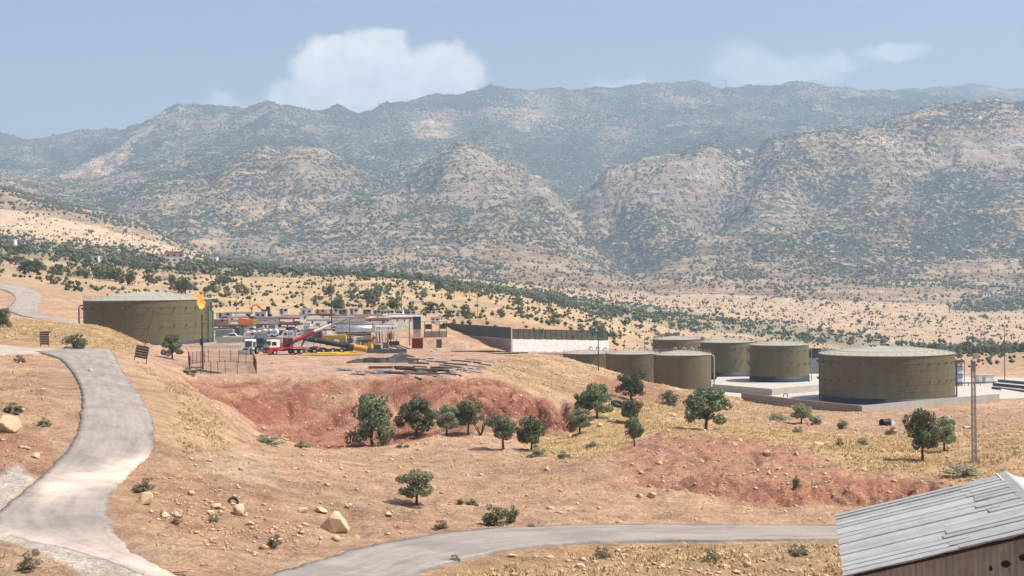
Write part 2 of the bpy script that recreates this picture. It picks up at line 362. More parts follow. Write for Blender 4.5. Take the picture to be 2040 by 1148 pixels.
Z_VERGE = zone([(-100, 1050), (0, 1056), (100, 1078), (200, 1106), (330, 1150), (330, 1200), (200, 1160), (90, 1105), (0, 1075), (-100, 1070)], 60, 100, 2, 1)
Z_LEFTRED = zone([(-100, 860), (60, 860), (140, 920), (90, 960), (-100, 950)], 80, 130, 12)
Z_ROCKRED = zone([(250, 930), (480, 960), (620, 1040), (600, 1100), (420, 1090), (260, 1010)], 80, 130, 14)
Z_GRASSBANK = zone([(230, 720), (330, 760), (440, 830), (480, 880), (400, 900), (320, 880), (300, 830), (270, 770)], 110, 225, 26, 5)
Z_ROADBANK = zone([(820, 1150), (1000, 1104), (1250, 1084), (1700, 1080), (1700, 1250), (700, 1250)], 60, 100, 6)
Z_SLOPE = zone([(950, 702), (1130, 715), (1430, 785), (1650, 800), (1640, 840), (1400, 840), (1250, 800), (1150, 790), (1000, 755)], 235, 335, 12)
Z_SLOPERED = zone([(1180, 750), (1290, 762), (1400, 800), (1380, 826), (1260, 812), (1190, 790)], 230, 325, 10)
Z_PADFRONT = zone([(1480, 810), (2100, 800), (2100, 862), (1700, 870), (1500, 842)], 200, 300, 8)
Z_MOUNDL = zone([(-50, 640), (170, 640), (240, 655), (300, 690), (220, 698), (60, 690), (-50, 690)], 225, 312, 6)
Z_YARD = zone([(425, 668), (440, 634), (560, 624), (840, 622), (830, 655), (640, 690), (425, 692)], 325, 470, 4)
Z_HILLOCK = zone([(840, 640), (880, 628), (1020, 620), (1080, 635), (1200, 665), (1120, 668), (1000, 668), (900, 655)], 450, 640, 6)
Z_YHILL = zone([(380, 560), (640, 545), (840, 556), (1010, 590), (1160, 628), (1330, 680), (1000, 640), (830, 625), (420, 640)], 440, 1000, 10)
Z_ORCH_L = zone([(-100, 478), (180, 490), (330, 516), (480, 520), (640, 536), (640, 549), (480, 551), (300, 543), (130, 522), (-100, 505)], 800, 1720, 5)
Z_BELT = zone([(640, 536), (800, 548), (1000, 572), (1200, 600), (1400, 628), (1560, 648), (1760, 675), (1760, 700), (1500, 672), (1300, 648), (1150, 618), (1050, 600), (850, 566), (640, 552)], 1000, 1800, 7)
Z_BELT2 = zone([(1830, 690), (1950, 680), (2100, 700), (2100, 760), (1830, 760)], 600, 1400, 8)
Z_ORCH_R = zone([(1890, 612), (1930, 588), (2100, 580), (2100, 622), (1900, 622)], 1500, 2300, 3)
Z_PLAIN = zone([(1230, 590), (1330, 560), (1700, 570), (2100, 580), (2100, 700), (1700, 680), (1500, 640), (1350, 620)], 1100, 2400, 14)
Z_SPUR = zone([(-100, 400), (60, 415), (200, 440), (300, 462), (440, 515), (330, 512), (180, 488), (-100, 480)], 1600, 2400, 6)
Z_BARE = zone([(105, 352), (230, 300), (320, 222), (330, 240), (260, 300), (250, 330), (160, 362)], 2800, 6400, 5)
Z_BARE2 = zone([(800, 250), (850, 225), (910, 232), (900, 270), (830, 268)], 4300, 6500, 8)
Z_BARE3 = zone([(370, 480), (460, 465), (480, 485), (400, 505)], 2300, 3000, 6)
Z_DARKR = zone([(1440, 540), (1500, 535), (1530, 555), (1440, 562)], 1700, 2700, 4)
Z_DARKR2 = zone([(1700, 490), (1830, 485), (1930, 505), (1800, 545), (1660, 545), (1600, 520)], 1700, 3100, 8)
Z_FOREST = zone([(960, 300), (1100, 290), (1240, 330), (1140, 370), (1060, 345)], 3500, 5600, 8)  # far slope dark from dense forest
Z_GORGE = zone([(1130, 400), (1180, 440), (1260, 480), (1330, 470), (1400, 430), (1450, 340), (1480, 330), (1440, 440), (1380, 500), (1260, 550), (1180, 500)], 2400, 3500, 8)  # scrub cover thickened here to put the gorge's shadow into the colour
Z_CLIFF = np.maximum(zone([(1160, 380), (1200, 338), (1430, 295), (1450, 340), (1390, 425), (1290, 415), (1180, 440)], 3000, 3450, 6),
                     zone([(740, 380), (880, 375), (1090, 350), (1110, 390), (960, 400), (760, 400)], 2900, 3420, 6))
Z_CLIFF = np.maximum(Z_CLIFF, zone([(1760, 270), (2100, 245), (2100, 330), (1800, 320)], 3000, 3800, 8))

# ------------------------------------------------------------------ relief
GULLIES = [([(860, 752), (930, 785), (985, 830), (1010, 862)], .9, 1.2), ([(975, 768), (1040, 800), (1090, 845)], 1.0, 1.5), ([(1060, 782), (1078, 812), (1090, 842)], 1.3, 2.2), ([(1108, 790), (1128, 825), (1136, 856)], 1.2, 2.0),
           ([(610, 795), (650, 822), (690, 850)], .55, .8), ([(568, 790), (576, 815), (578, 836)], .5, .7), ([(800, 765), (850, 800), (890, 850)], .6, .8), ([(740, 760), (775, 790), (800, 830)], .5, .6), ([(430, 775), (470, 805), (520, 850)], .6, .6), ([(700, 762), (760, 775), (830, 812), (870, 850)], .6, .7), ([(900, 755), (990, 800), (1050, 858)], .7, 1.0),
           ([(1632, 962), (1660, 985), (1690, 1006)], .35, .6), ([(1745, 962), (1756, 978), (1762, 995)], .35, .6), ([(1800, 962), (1812, 985)], .6, 1.0), ([(1535, 962), (1545, 985), (1570, 1002)], .3, .5), ([(1700, 905), (1712, 930)], .3, .4), ([(1500, 905), (1510, 930)], .3, .4), ([(1380, 895), (1420, 930), (1440, 960)], .4, .4), ([(1850, 965), (1866, 985)], .7, 1.0)]
def add_relief():
    global GZ
    nm = 1 - ROADMASK
    near = sstep(60, 85, GY) * (1 - sstep(430, 700, GY))
    flat = np.maximum.reduce([Z_PAD, 0.0 * Z_PAD])
    pad_r = zone([(1430, 806), (1650, 826), (1990, 800), (2100, 800), (2100, 735), (1430, 735)], 270, 480, 0, 1)
    flat = np.maximum(flat, pad_r)
    calm = nm * (1 - 0.85 * flat) * near
    z = GZ + calm * (0.50 * fbm(GX / 8, GY / 8, 4, 3) + 0.26 * fbm(GX / 1.7, GY / 1.7, 3, 8))
    z += nm * near * (1 - 0.8 * flat) * 0.5 * fbm(GX / 30, GY / 30, 3, 77)
    # rills running down the red bank, from upper left to lower right
    a = math.radians(-58)
    s = GX * math.cos(a) - GY * math.sin(a); t = GX * math.sin(a) + GY * math.cos(a)
    rill = ridged(t / 5.5 + 0.5 * fbm(GX / 6, GY / 6, 3, 12), s / 26, 3, 21)
    z -= Z_RED * nm * (1.8 * np.clip(rill - 0.2, 0, 1) * (0.7 + 0.5 * fbm(GX / 15, GY / 15, 2, 4)))
    rill2 = ridged(t / 3.0 + 0.7 * fbm(GX / 4, GY / 4, 3, 13), s / 11, 3, 25)
    z -= Z_GULLY * nm * 1.9 * np.clip(rill2 - 0.12, 0, 1)
    z -= (Z_CUT * .65 + Z_MOUND * 0.3) * nm * np.clip(ridged(GX / 2.6 + 0.4 * fbm(GX / 3, GY / 3, 2, 5), GY / 9, 3, 33) - 0.1, 0, 1)
    z += Z_MOUND * nm * 0.55 * fbm(GX / 2.4, GY / 2.4, 4, 61)
    # single deep gullies cut into the banks
    for pts, wd, dp in GULLIES:
        P = catmull([tuple(hit(*q, 100, 260)) for q in pts], 5); y0, y1 = P[:, 1].min() - 8, P[:, 1].max() + 8
        a0, b0 = np.searchsorted(rows, [y0, y1]); sl = (slice(a0, b0), slice(None))
        jx, jy = GX[sl] + .5 * fbm(GX[sl] / 2, GY[sl] / 2, 2, 51), GY[sl] + .9 * fbm(GX[sl] / 2, GY[sl] / 2, 2, 52)
        d, _, tt = seg_dist(jx, jy, P); f = tt / (len(P) - 1); prof = np.clip(1 - d / wd, 0, 1)
        z[sl] -= dp * prof ** .7 * np.clip(np.minimum(f, 1 - f) * 5, 0, 1)
    # distant hills and mountains
    mid = sstep(520, 900, GY) * (1 - sstep(1500, 2200, GY))
    z += mid * (2.0 * fbm(GX / 110, GY / 110, 4, 91))
    m = sstep(1900, 2800, GY); m2 = sstep(3600, 4600, GY)
    rug = ridged(GX / 620 + 0.25 * fbm(GX / 300, GY / 300, 3, 15), GY / 900, 5, 101, 0.52)
    z += m * (rug - 0.42) * (30 + 26 * m2) * (1 - 0.55 * sstep(6900, 7800, GY))
    z += m * 9 * fbm(GX / 90, GY / 90, 4, 111) * (1 + 0.6 * m2) - m * 36 * np.clip(ridged(GX / 230 + .4 * fbm(GX / 160, GY / 160, 3, 16), GY / 420, 3, 131) - .35, 0, 1)
    # rock benches: strata that step the steep faces
    bench = (z / 22.0 + 1.2 * fbm(GX / 500, GY / 500, 3, 71))
    fr = bench - np.floor(bench)
    z += np.clip(Z_CLIFF + 0.42 * m * (1 - m2), 0, 1) * 22.0 * 0.8 * (sstep(0.35, 0.62, fr) - fr)
    for pts, wd, dp in [([(1490, 318), (1455, 350), (1430, 395), (1400, 430), (1372, 470)], 70, 55), ([(1128, 372), (1145, 410), (1185, 455), (1240, 515)], 70, 34), ([(1012, 330), (1040, 380), (1060, 420)], 40, 22), ([(860, 330), (820, 380), (790, 430)], 40, 22), ([(1680, 300), (1660, 350), (1600, 420)], 50, 30), ([(1880, 260), (1850, 320), (1800, 400)], 50, 30), ([(560, 330), (540, 380), (500, 430)], 45, 28)]:
        P = catmull([tuple(hit(*q, 2350)) for q in pts], 4); a0, b0 = np.searchsorted(rows, [P[:, 1].min() - 150, P[:, 1].max() + 150]); sl = (slice(a0, b0), slice(None))
        d, _, tt = seg_dist(GX[sl] + 40 * fbm(GX[sl] / 120, GY[sl] / 120, 3, 53), GY[sl] + 60 * fbm(GX[sl] / 120, GY[sl] / 120, 3, 54), P); f = tt / (len(P) - 1)
        z[sl] -= dp * np.clip(1 - d / wd, 0, 1) ** .8 * np.clip(np.minimum(f, 1 - f) * 5, 0, 1)
    GZ = z
add_relief()
# level the concrete pad on the right and the ground of the left tank
for zl, cx_, cy_, r0, r1 in ((-28.7, 82, 325, 26, 32), (-14.05, -86, 345, 17, 23)):
    w = 1 - sstep(r0, r1, np.hypot(GX - cx_, GY - cy_)); GZ = GZ * (1 - w) + zl * w

# ------------------------------------------------------------------ ground colour (the soil's own colour) and tree cover
def lerp(C, col, m): return C * (1 - m[..., None]) + np.array(col) * m[..., None]
C = np.zeros(GZ.shape + (3,)); C[:] = (0.475, 0.30, 0.19)
pr = fbm(GX / 11, GY / 11, 4, 311) * 1.0
C = C * (1 - np.clip(pr * 1.5, 0, .55)[..., None]) + np.array((0.55, 0.385, 0.26)) * np.clip(pr * 1.5, 0, .55)[..., None]
C = C * (1 - np.clip(-pr * 1.3, 0, .5)[..., None]) + np.array((0.455, 0.265, 0.175)) * np.clip(-pr * 1.3, 0, .5)[..., None]
for msk, col, k in [(Z_ROCKRED, (0.44, 0.25, 0.155), .7), (Z_LEFTRED, (0.42, 0.22, 0.14), .8), (Z_GRASSBANK, (0.52, 0.36, 0.20), .6), (Z_TRACK, (0.53, 0.33, 0.21), .7),
                    (Z_SLOPE, (0.47, 0.315, 0.18), .8), (Z_PADFRONT, (0.44, 0.27, 0.17), .8), (Z_MOUNDL, (0.49, 0.33, 0.175), .8),
                    (Z_RED, (0.275, 0.105, 0.066), .94), (Z_GULLY, (0.28, 0.108, 0.07), .8), (Z_PALE_STREAK, (0.46, 0.29, 0.18), .7), (Z_SLOPERED, (0.34, 0.155, 0.10), .8),
                    (Z_MOUND, (0.42, 0.215, 0.14), .9), (Z_CUT, (0.385, 0.18, 0.118), .85), (Z_FIELD, (0.53, 0.355, 0.165), .85), (Z_RIGHT, (0.50, 0.325, 0.165), .7),
                    (Z_PAD, (0.50, 0.315, 0.225), .9), (Z_CHALK, (0.58, 0.43, 0.30), .6), (Z_CHALK2, (0.60, 0.55, 0.48), .75), (Z_VERGE, (0.66, 0.60, 0.53), .9), (Z_ROADBANK, (0.45, 0.29, 0.155), .8)]:
    C = lerp(C, col, msk * k)
hillc = sstep(420, 560, GY)
C = lerp(C, (0.45, 0.31, 0.19), hillc * (1 - Z_HILLOCK))
C = lerp(C, (0.42, 0.25, 0.165), Z_HILLOCK * 0.8)
C = lerp(C, (0.475, 0.335, 0.19), Z_YHILL * 0.8)
C = lerp(C, (0.45, 0.31, 0.20), sstep(1000, 1300, GY))
C = lerp(C, (0.40, 0.355, 0.31), Z_YARD * .85)
mt = sstep(2100, 2700, GY)
C = lerp(C, (0.475, 0.34, 0.215), mt)
patch = sstep(-0.15, 0.35, fbm(GX / 380, GY / 380, 4, 201))
C = lerp(C, (0.30, 0.255, 0.18), mt * (1 - patch) * 0.6)
C = lerp(C, (0.175, 0.175, 0.115), sstep(3700, 4600, GY) * 0.40)
C = lerp(C, (0.37, 0.295, 0.225), Z_CLIFF * 0.8)
C = lerp(C, (0.55, 0.39, 0.25), np.maximum.reduce([Z_BARE * .9, Z_BARE2 * .6, Z_BARE3, Z_SPUR * 0.8]) * 0.9)
C = lerp(C, (0.16, 0.165, 0.09), np.maximum.reduce([Z_ORCH_L, Z_BELT, Z_ORCH_R, Z_BELT2 * .7]) * 0.6)
v1 = fbm(GX / 3.5, GY / 3.5, 4, 301); v2 = fbm(GX / 60, GY / 60, 4, 302)
v3 = fbm(GX / 16, GY / 42, 4, 303, .62) * sstep(430, 560, GY) * (1 - mt)
terr = np.sin(GZ * 2.4 + 4 * fbm(GX / 70, GY / 70, 3, 304)) * sstep(430, 700, GY) * (1 - mt)
lay = fbm((GX * math.sin(math.radians(-58)) + GY * math.cos(math.radians(-58))) / 2.6, (GX * math.cos(math.radians(-58)) - GY * math.sin(math.radians(-58))) / 30, 4, 305, .6)
C = lerp(C, (0.53, 0.34, 0.235), np.clip(lay * 1.4, 0, .35) * Z_RED); C = lerp(C, (0.25, 0.095, 0.065), np.clip(-lay * 1.5, 0, .6) * Z_RED)
C *= (1 + 0.34 * v1 * (1 - hillc) + 0.20 * v2 + .42 * v3 - .10 * np.clip(terr - .55, 0, 1))[..., None]
C = np.clip(C, 0.02, 0.9)

def visible_mask(margin=0.0015):
    V = GZ / GY
    run = np.maximum.accumulate(V, axis=0)
    return V >= run - margin
VIS = visible_mask()
dens = np.zeros(GZ.shape)                                # trees per square metre
clump = sstep(-0.25, 0.45, fbm(GX / 70, GY / 70, 4, 401))
cl2 = sstep(-0.35, 0.4, fbm(GX / 320, GY / 320, 4, 402))
dens += sstep(430, 520, GY) * (1 - sstep(1000, 1200, GY)) * 0.0060 * clump ** 2
dens += zone([(-100, 500), (160, 520), (300, 530), (400, 545), (380, 600), (170, 620), (90, 580), (-100, 560)], 380, 1000, 8) * 0.0038 * clump
dens += sstep(1000, 1200, GY) * (1 - sstep(1700, 2000, GY)) * 0.0034 * clump
dens += sstep(1750, 2200, GY) * (0.0062 + .0110 * (1 - sstep(3300, 4000, GY))) * (0.16 + clump) * (0.22 + 1.1 * cl2)
dens += sstep(3600, 4400, GY) * 0.0030 * (0.3 + cl2)
dens *= 1 - 0.8 * np.maximum.reduce([Z_SPUR * 0.8, Z_BARE, Z_BARE2, Z_BARE3]) - 0.55 * Z_PLAIN
dens = np.clip(dens * (1 - 0.6 * Z_CLIFF), 0, None)
dens = np.where(GY < 1000, dens * (1 - 0.25 * Z_YHILL), dens)
dens += Z_ORCH_L * 0.0045 * (.2 + clump) + Z_BELT * 0.0078 * (0.12 + clump) + Z_BELT2 * 0.008 * (.3 + clump) + Z_ORCH_R * 0.010 + (Z_DARKR + Z_DARKR2) * 0.006 + Z_FOREST * 0.003 + Z_GORGE * 0.005
dens *= (GY > 395) & (ROADMASK < 0.05)
dens *= 1 - zone([(420, 660), (440, 628), (560, 618), (840, 615), (1010, 640), (1210, 660), (1210, 720), (420, 700)], 300, 480, 0, 1)
dens *= 1 - zone([(1000, 700), (1200, 690), (2100, 720), (2100, 800), (1000, 800)], 300, 600, 0, 1)

finer = fbm(GX / 150 + .3 * fbm(GX / 90, GY / 90, 2, 8), GY / 330, 4, 511)
COVER = mt * (.52 + .62 * finer + .34 * (cl2 - .5)) + sstep(3550, 4300, GY) * (.20 + .5 * fbm(GX / 420, GY / 600, 4, 931)) + .14 * zone([(1400, 420), (1700, 300), (2150, 330), (2150, 520), (1500, 500)], 2300, 3700, 20, 6)
COVER = np.maximum.reduce([COVER, Z_FOREST * .95, Z_GORGE * .74, Z_DARKR * .8, Z_DARKR2 * .70, zone([(1240, 300), (1420, 255), (1640, 250), (1700, 275), (1500, 300), (1240, 345)], 3500, 6000, 14) * .9, zone([(420, 440), (520, 420), (640, 440), (640, 470), (420, 465)], 2400, 3300, 10) * .75, zone([(640, 400), (760, 385), (820, 330), (740, 350), (640, 330)], 3400, 5000, 10) * .85])
COVER = COVER * (1 - .75 * np.maximum.reduce([Z_BARE, .7 * Z_BARE2, Z_BARE3, .8 * Z_SPUR])) * (1 - .5 * Z_CLIFF)
COVER = np.clip(COVER, 0.0, .95)
# ------------------------------------------------------------------ materials
def nodes_of(name):
    m = bpy.data.materials.new(name); m.use_nodes = True
    nt = m.node_tree; b = nt.nodes['Principled BSDF']
    return m, nt, b
def objco(nt, scale=1.0):
    g = nt.nodes.new('ShaderNodeNewGeometry'); return g.outputs['Position']
def noise_node(nt, vec, scale, detail=4, rough=0.55, lac=2.0):
    n = nt.nodes.new('ShaderNodeTexNoise'); n.inputs['Scale'].default_value = scale; n.inputs['Detail'].default_value = detail
    n.inputs['Roughness'].default_value = rough; n.inputs['Lacunarity'].default_value = lac
    nt.links.new(vec, n.inputs['Vector']); return n.outputs['Fac']
def maprange(nt, val, a, b, c, d):
    n = nt.nodes.new('ShaderNodeMapRange')
    for k, x in zip(('From Min', 'From Max', 'To Min', 'To Max'), (a, b, c, d)): n.inputs[k].default_value = x
    nt.links.new(val, n.inputs['Value']); return n.outputs[0]
def mixc(nt, fac, a, b, mode='MIX'):
    n = nt.nodes.new('ShaderNodeMix'); n.data_type = 'RGBA'; n.blend_type = mode
    if isinstance(fac, (int, float)): n.inputs['Factor'].default_value = fac
    else: nt.links.new(fac, n.inputs['Factor'])
    for x, i in ((a, 6), (b, 7)):
        if isinstance(x, tuple): n.inputs[i].default_value = (*x[:3], 1)
        else: nt.links.new(x, n.inputs[i])
    return n.outputs[2]
def bump(nt, h, strength, dist, bsdf):
    n = nt.nodes.new('ShaderNodeBump'); n.inputs['Strength'].default_value = strength; n.inputs['Distance'].default_value = dist
    nt.links.new(h, n.inputs['Height']); nt.links.new(n.outputs[0], bsdf.inputs['Normal'])
def ground_material():
    m, nt, b = nodes_of('dry_ground')
    at_ = nt.nodes.new('ShaderNodeAttribute'); at_.attribute_name = 'soil'
    pos = objco(nt)
    n1 = noise_node(nt, pos, 0.55, 8, 0.65); n2 = noise_node(nt, pos, 3.2, 6, 0.7)
    n3 = noise_node(nt, pos, 0.02, 8, 0.7)
    f1 = maprange(nt, n1, 0.3, 0.7, 0.68, 1.26); f2 = maprange(nt, n2, 0.3, 0.7, 0.66, 1.28); f3 = maprange(nt, n3, 0.3, 0.7, 0.84, 1.14)
    mul = nt.nodes.new('ShaderNodeMath'); mul.operation = 'MULTIPLY'; nt.links.new(f1, mul.inputs[0]); nt.links.new(f2, mul.inputs[1])
    mul2 = nt.nodes.new('ShaderNodeMath'); mul2.operation = 'MULTIPLY'; nt.links.new(mul.outputs[0], mul2.inputs[0]); nt.links.new(f3, mul2.inputs[1])
    c = nt.nodes.new('ShaderNodeVectorMath'); c.operation = 'SCALE'
    nt.links.new(at_.outputs['Color'], c.inputs[0]); nt.links.new(mul2.outputs[0], c.inputs['Scale'])
    # straw-coloured grass and pale stone specks
    g1 = noise_node(nt, pos, 0.19, 7, 0.7); gm = maprange(nt, g1, 0.54, 0.68, 0, 0.38)
    c2 = mixc(nt, gm, c.outputs[0], (0.47, 0.345, 0.165))
    s1 = noise_node(nt, pos, 1.6, 3, 0.8); sm = maprange(nt, s1, 0.61, 0.66, 0, 0.65)
    c3 = mixc(nt, sm, c2, (0.63, 0.48, 0.34))
    s2 = noise_node(nt, pos, 1.1, 4, 0.75); c3 = mixc(nt, maprange(nt, s2, 0.60, 0.68, 0, .32), c3, (0.30, 0.145, 0.085))
    nt.links.new(c3, b.inputs['Base Color'])
    b.inputs['Roughness'].default_value = 0.95; b.inputs['Specular IOR Level'].default_value = 0.1
    hb = nt.nodes.new('ShaderNodeMath'); hb.operation = 'ADD'; nt.links.new(n1, hb.inputs[0]); nt.links.new(n2, hb.inputs[1])
    bump(nt, hb.outputs[0], 1.0, 0.45, b)
    return m
def mountain_material():
    m, nt, b = nodes_of('mountain_rock')
    at_ = nt.nodes.new('ShaderNodeAttribute'); at_.attribute_name = 'soil'
    pos = objco(nt)
    n1 = noise_node(nt, pos, 0.012, 9, 0.72); n2 = noise_node(nt, pos, 0.06, 6, 0.7)
    mp = nt.nodes.new('ShaderNodeMapping'); mp.inputs['Scale'].default_value = (0.004, 0.004, 0.09); nt.links.new(pos, mp.inputs['Vector'])
    st = noise_node(nt, mp.outputs[0], 1.0, 6, 0.7)
    f1 = maprange(nt, n1, 0.3, 0.7, 0.62, 1.3); f2 = maprange(nt, n2, 0.3, 0.7, 0.65, 1.3); f3 = maprange(nt, st, 0.35, 0.65, 0.62, 1.36)
    mul = nt.nodes.new('ShaderNodeMath'); mul.operation = 'MULTIPLY'; nt.links.new(f1, mul.inputs[0]); nt.links.new(f2, mul.inputs[1])
    mul2 = nt.nodes.new('ShaderNodeMath'); mul2.operation = 'MULTIPLY'; nt.links.new(mul.outputs[0], mul2.inputs[0]); nt.links.new(f3, mul2.inputs[1])
    c = nt.nodes.new('ShaderNodeVectorMath'); c.operation = 'SCALE'
    nt.links.new(at_.outputs['Color'], c.inputs[0]); nt.links.new(mul2.outputs[0], c.inputs['Scale'])
    # low scrub too fine to build, dark and broken
    cv = nt.nodes.new('ShaderNodeAttribute'); cv.attribute_name = 'cover'
    sc = noise_node(nt, pos, 0.085, 4, 0.72)
    th = maprange(nt, cv.outputs['Fac'], 0, 1, 0.12, -0.09)
    df = nt.nodes.new('ShaderNodeMath'); df.operation = 'SUBTRACT'; nt.links.new(sc, df.inputs[0]); nt.links.new(th, df.inputs[1])
    sm = maprange(nt, df.outputs[0], 0.485, 0.515, 0, 0.96)
    c2 = mixc(nt, sm, c.outputs[0], (0.036, 0.05, 0.03))
    nt.links.new(c2, b.inputs['Base Color'])
    b.inputs['Roughness'].default_value = 1.0; b.inputs['Specular IOR Level'].default_value = 0.05
    bump(nt, n2, 1.0, 18.0, b)
    return m
M_GROUND = ground_material(); M_MOUNT = mountain_material()

# ------------------------------------------------------------------ mesh from the grid
def grid_mesh(name, r0, r1, mat):
    n = r1 - r0
    co = np.stack([GX[r0:r1], GY[r0:r1], GZ[r0:r1]], -1).reshape(-1, 3)
    idx = np.arange(n * NU).reshape(n, NU)
    f = np.stack([idx[:-1, :-1], idx[:-1, 1:], idx[1:, 1:], idx[1:, :-1]], -1).reshape(-1, 4)
    me = bpy.data.meshes.new(name)
    me.vertices.add(len(co)); me.vertices.foreach_set('co', co.ravel())
    me.loops.add(f.size); me.loops.foreach_set('vertex_index', f.ravel().astype(np.int32))
    me.polygons.add(len(f)); me.polygons.foreach_set('loop_start', np.arange(0, f.size, 4, dtype=np.int32))
    me.polygons.foreach_set('use_smooth', np.ones(len(f), bool))
    me.update(calc_edges=True)
    a = me.attributes.new('soil', 'FLOAT_COLOR', 'POINT')
    cc = np.concatenate([C[r0:r1].reshape(-1, 3), np.ones((n * NU, 1))], 1)
    a.data.foreach_set('color', cc.ravel().astype(np.float32))
    a = me.attributes.new('cover', 'FLOAT', 'POINT'); a.data.foreach_set('value', COVER[r0:r1].ravel().astype(np.float32))
    me.materials.append(mat)
    o = bpy.data.objects.new(name, me); COL.objects.link(o); o['kind'] = 'structure'
    return o
RSPLIT = int(np.searchsorted(rows, 1950))
ground = grid_mesh('ground', 0, RSPLIT + 1, M_GROUND)
mountains = grid_mesh('mountains', RSPLIT, NR, M_MOUNT)
# ------------------------------------------------------------------ mesh helpers
rnd = random.Random(7)
rng = np.random.default_rng(11)
def simple(name, col, rough=0.7, metal=0.0, var=0.15, scale=1.5, dirt=None, dirt_amt=0.35, spec=0.3):
    m, nt, b = nodes_of(name)
    pos = objco(nt)
    n1 = noise_node(nt, pos, scale, 6, 0.65)
    f = maprange(nt, n1, 0.3, 0.7, 1 - var, 1 + var)
    c = nt.nodes.new('ShaderNodeVectorMath'); c.operation = 'SCALE'; c.inputs[0].default_value = col
    nt.links.new(f, c.inputs['Scale']); o = c.outputs[0]
    if dirt is not None:
        mp = nt.nodes.new('ShaderNodeMapping'); mp.inputs['Scale'].default_value = (1, 1, 0.25); nt.links.new(pos, mp.inputs['Vector'])
        n2 = noise_node(nt, mp.outputs[0], scale * 0.6 + 0.2, 7, 0.7)
        o = mixc(nt, maprange(nt, n2, 0.45, 0.72, 0, dirt_amt), o, dirt)
    nt.links.new(o, b.inputs['Base Color'])
    b.inputs['Roughness'].default_value = rough; b.inputs['Metallic'].default_value = metal; b.inputs['Specular IOR Level'].default_value = spec
    return m
def tank_paint(name, col):
    m, nt, b = nodes_of(name)
    pos = objco(nt)
    mp = nt.nodes.new('ShaderNodeMapping'); mp.inputs['Scale'].default_value = (0.8, 0.8, 0.06); nt.links.new(pos, mp.inputs['Vector'])
    st = noise_node(nt, mp.outputs[0], 1.0, 6, 0.65); n2 = noise_node(nt, pos, 0.25, 4, 0.6)
    f = maprange(nt, st, 0.3, 0.7, 0.86, 1.12); f2 = maprange(nt, n2, 0.3, 0.7, 0.95, 1.05)
    mul = nt.nodes.new('ShaderNodeMath'); mul.operation = 'MULTIPLY'; nt.links.new(f, mul.inputs[0]); nt.links.new(f2, mul.inputs[1])
    c = nt.nodes.new('ShaderNodeVectorMath'); c.operation = 'SCALE'; c.inputs[0].default_value = col; nt.links.new(mul.outputs[0], c.inputs['Scale'])
    nt.links.new(c.outputs[0], b.inputs['Base Color']); b.inputs['Roughness'].default_value = 0.62; b.inputs['Specular IOR Level'].default_value = 0.25
    return m
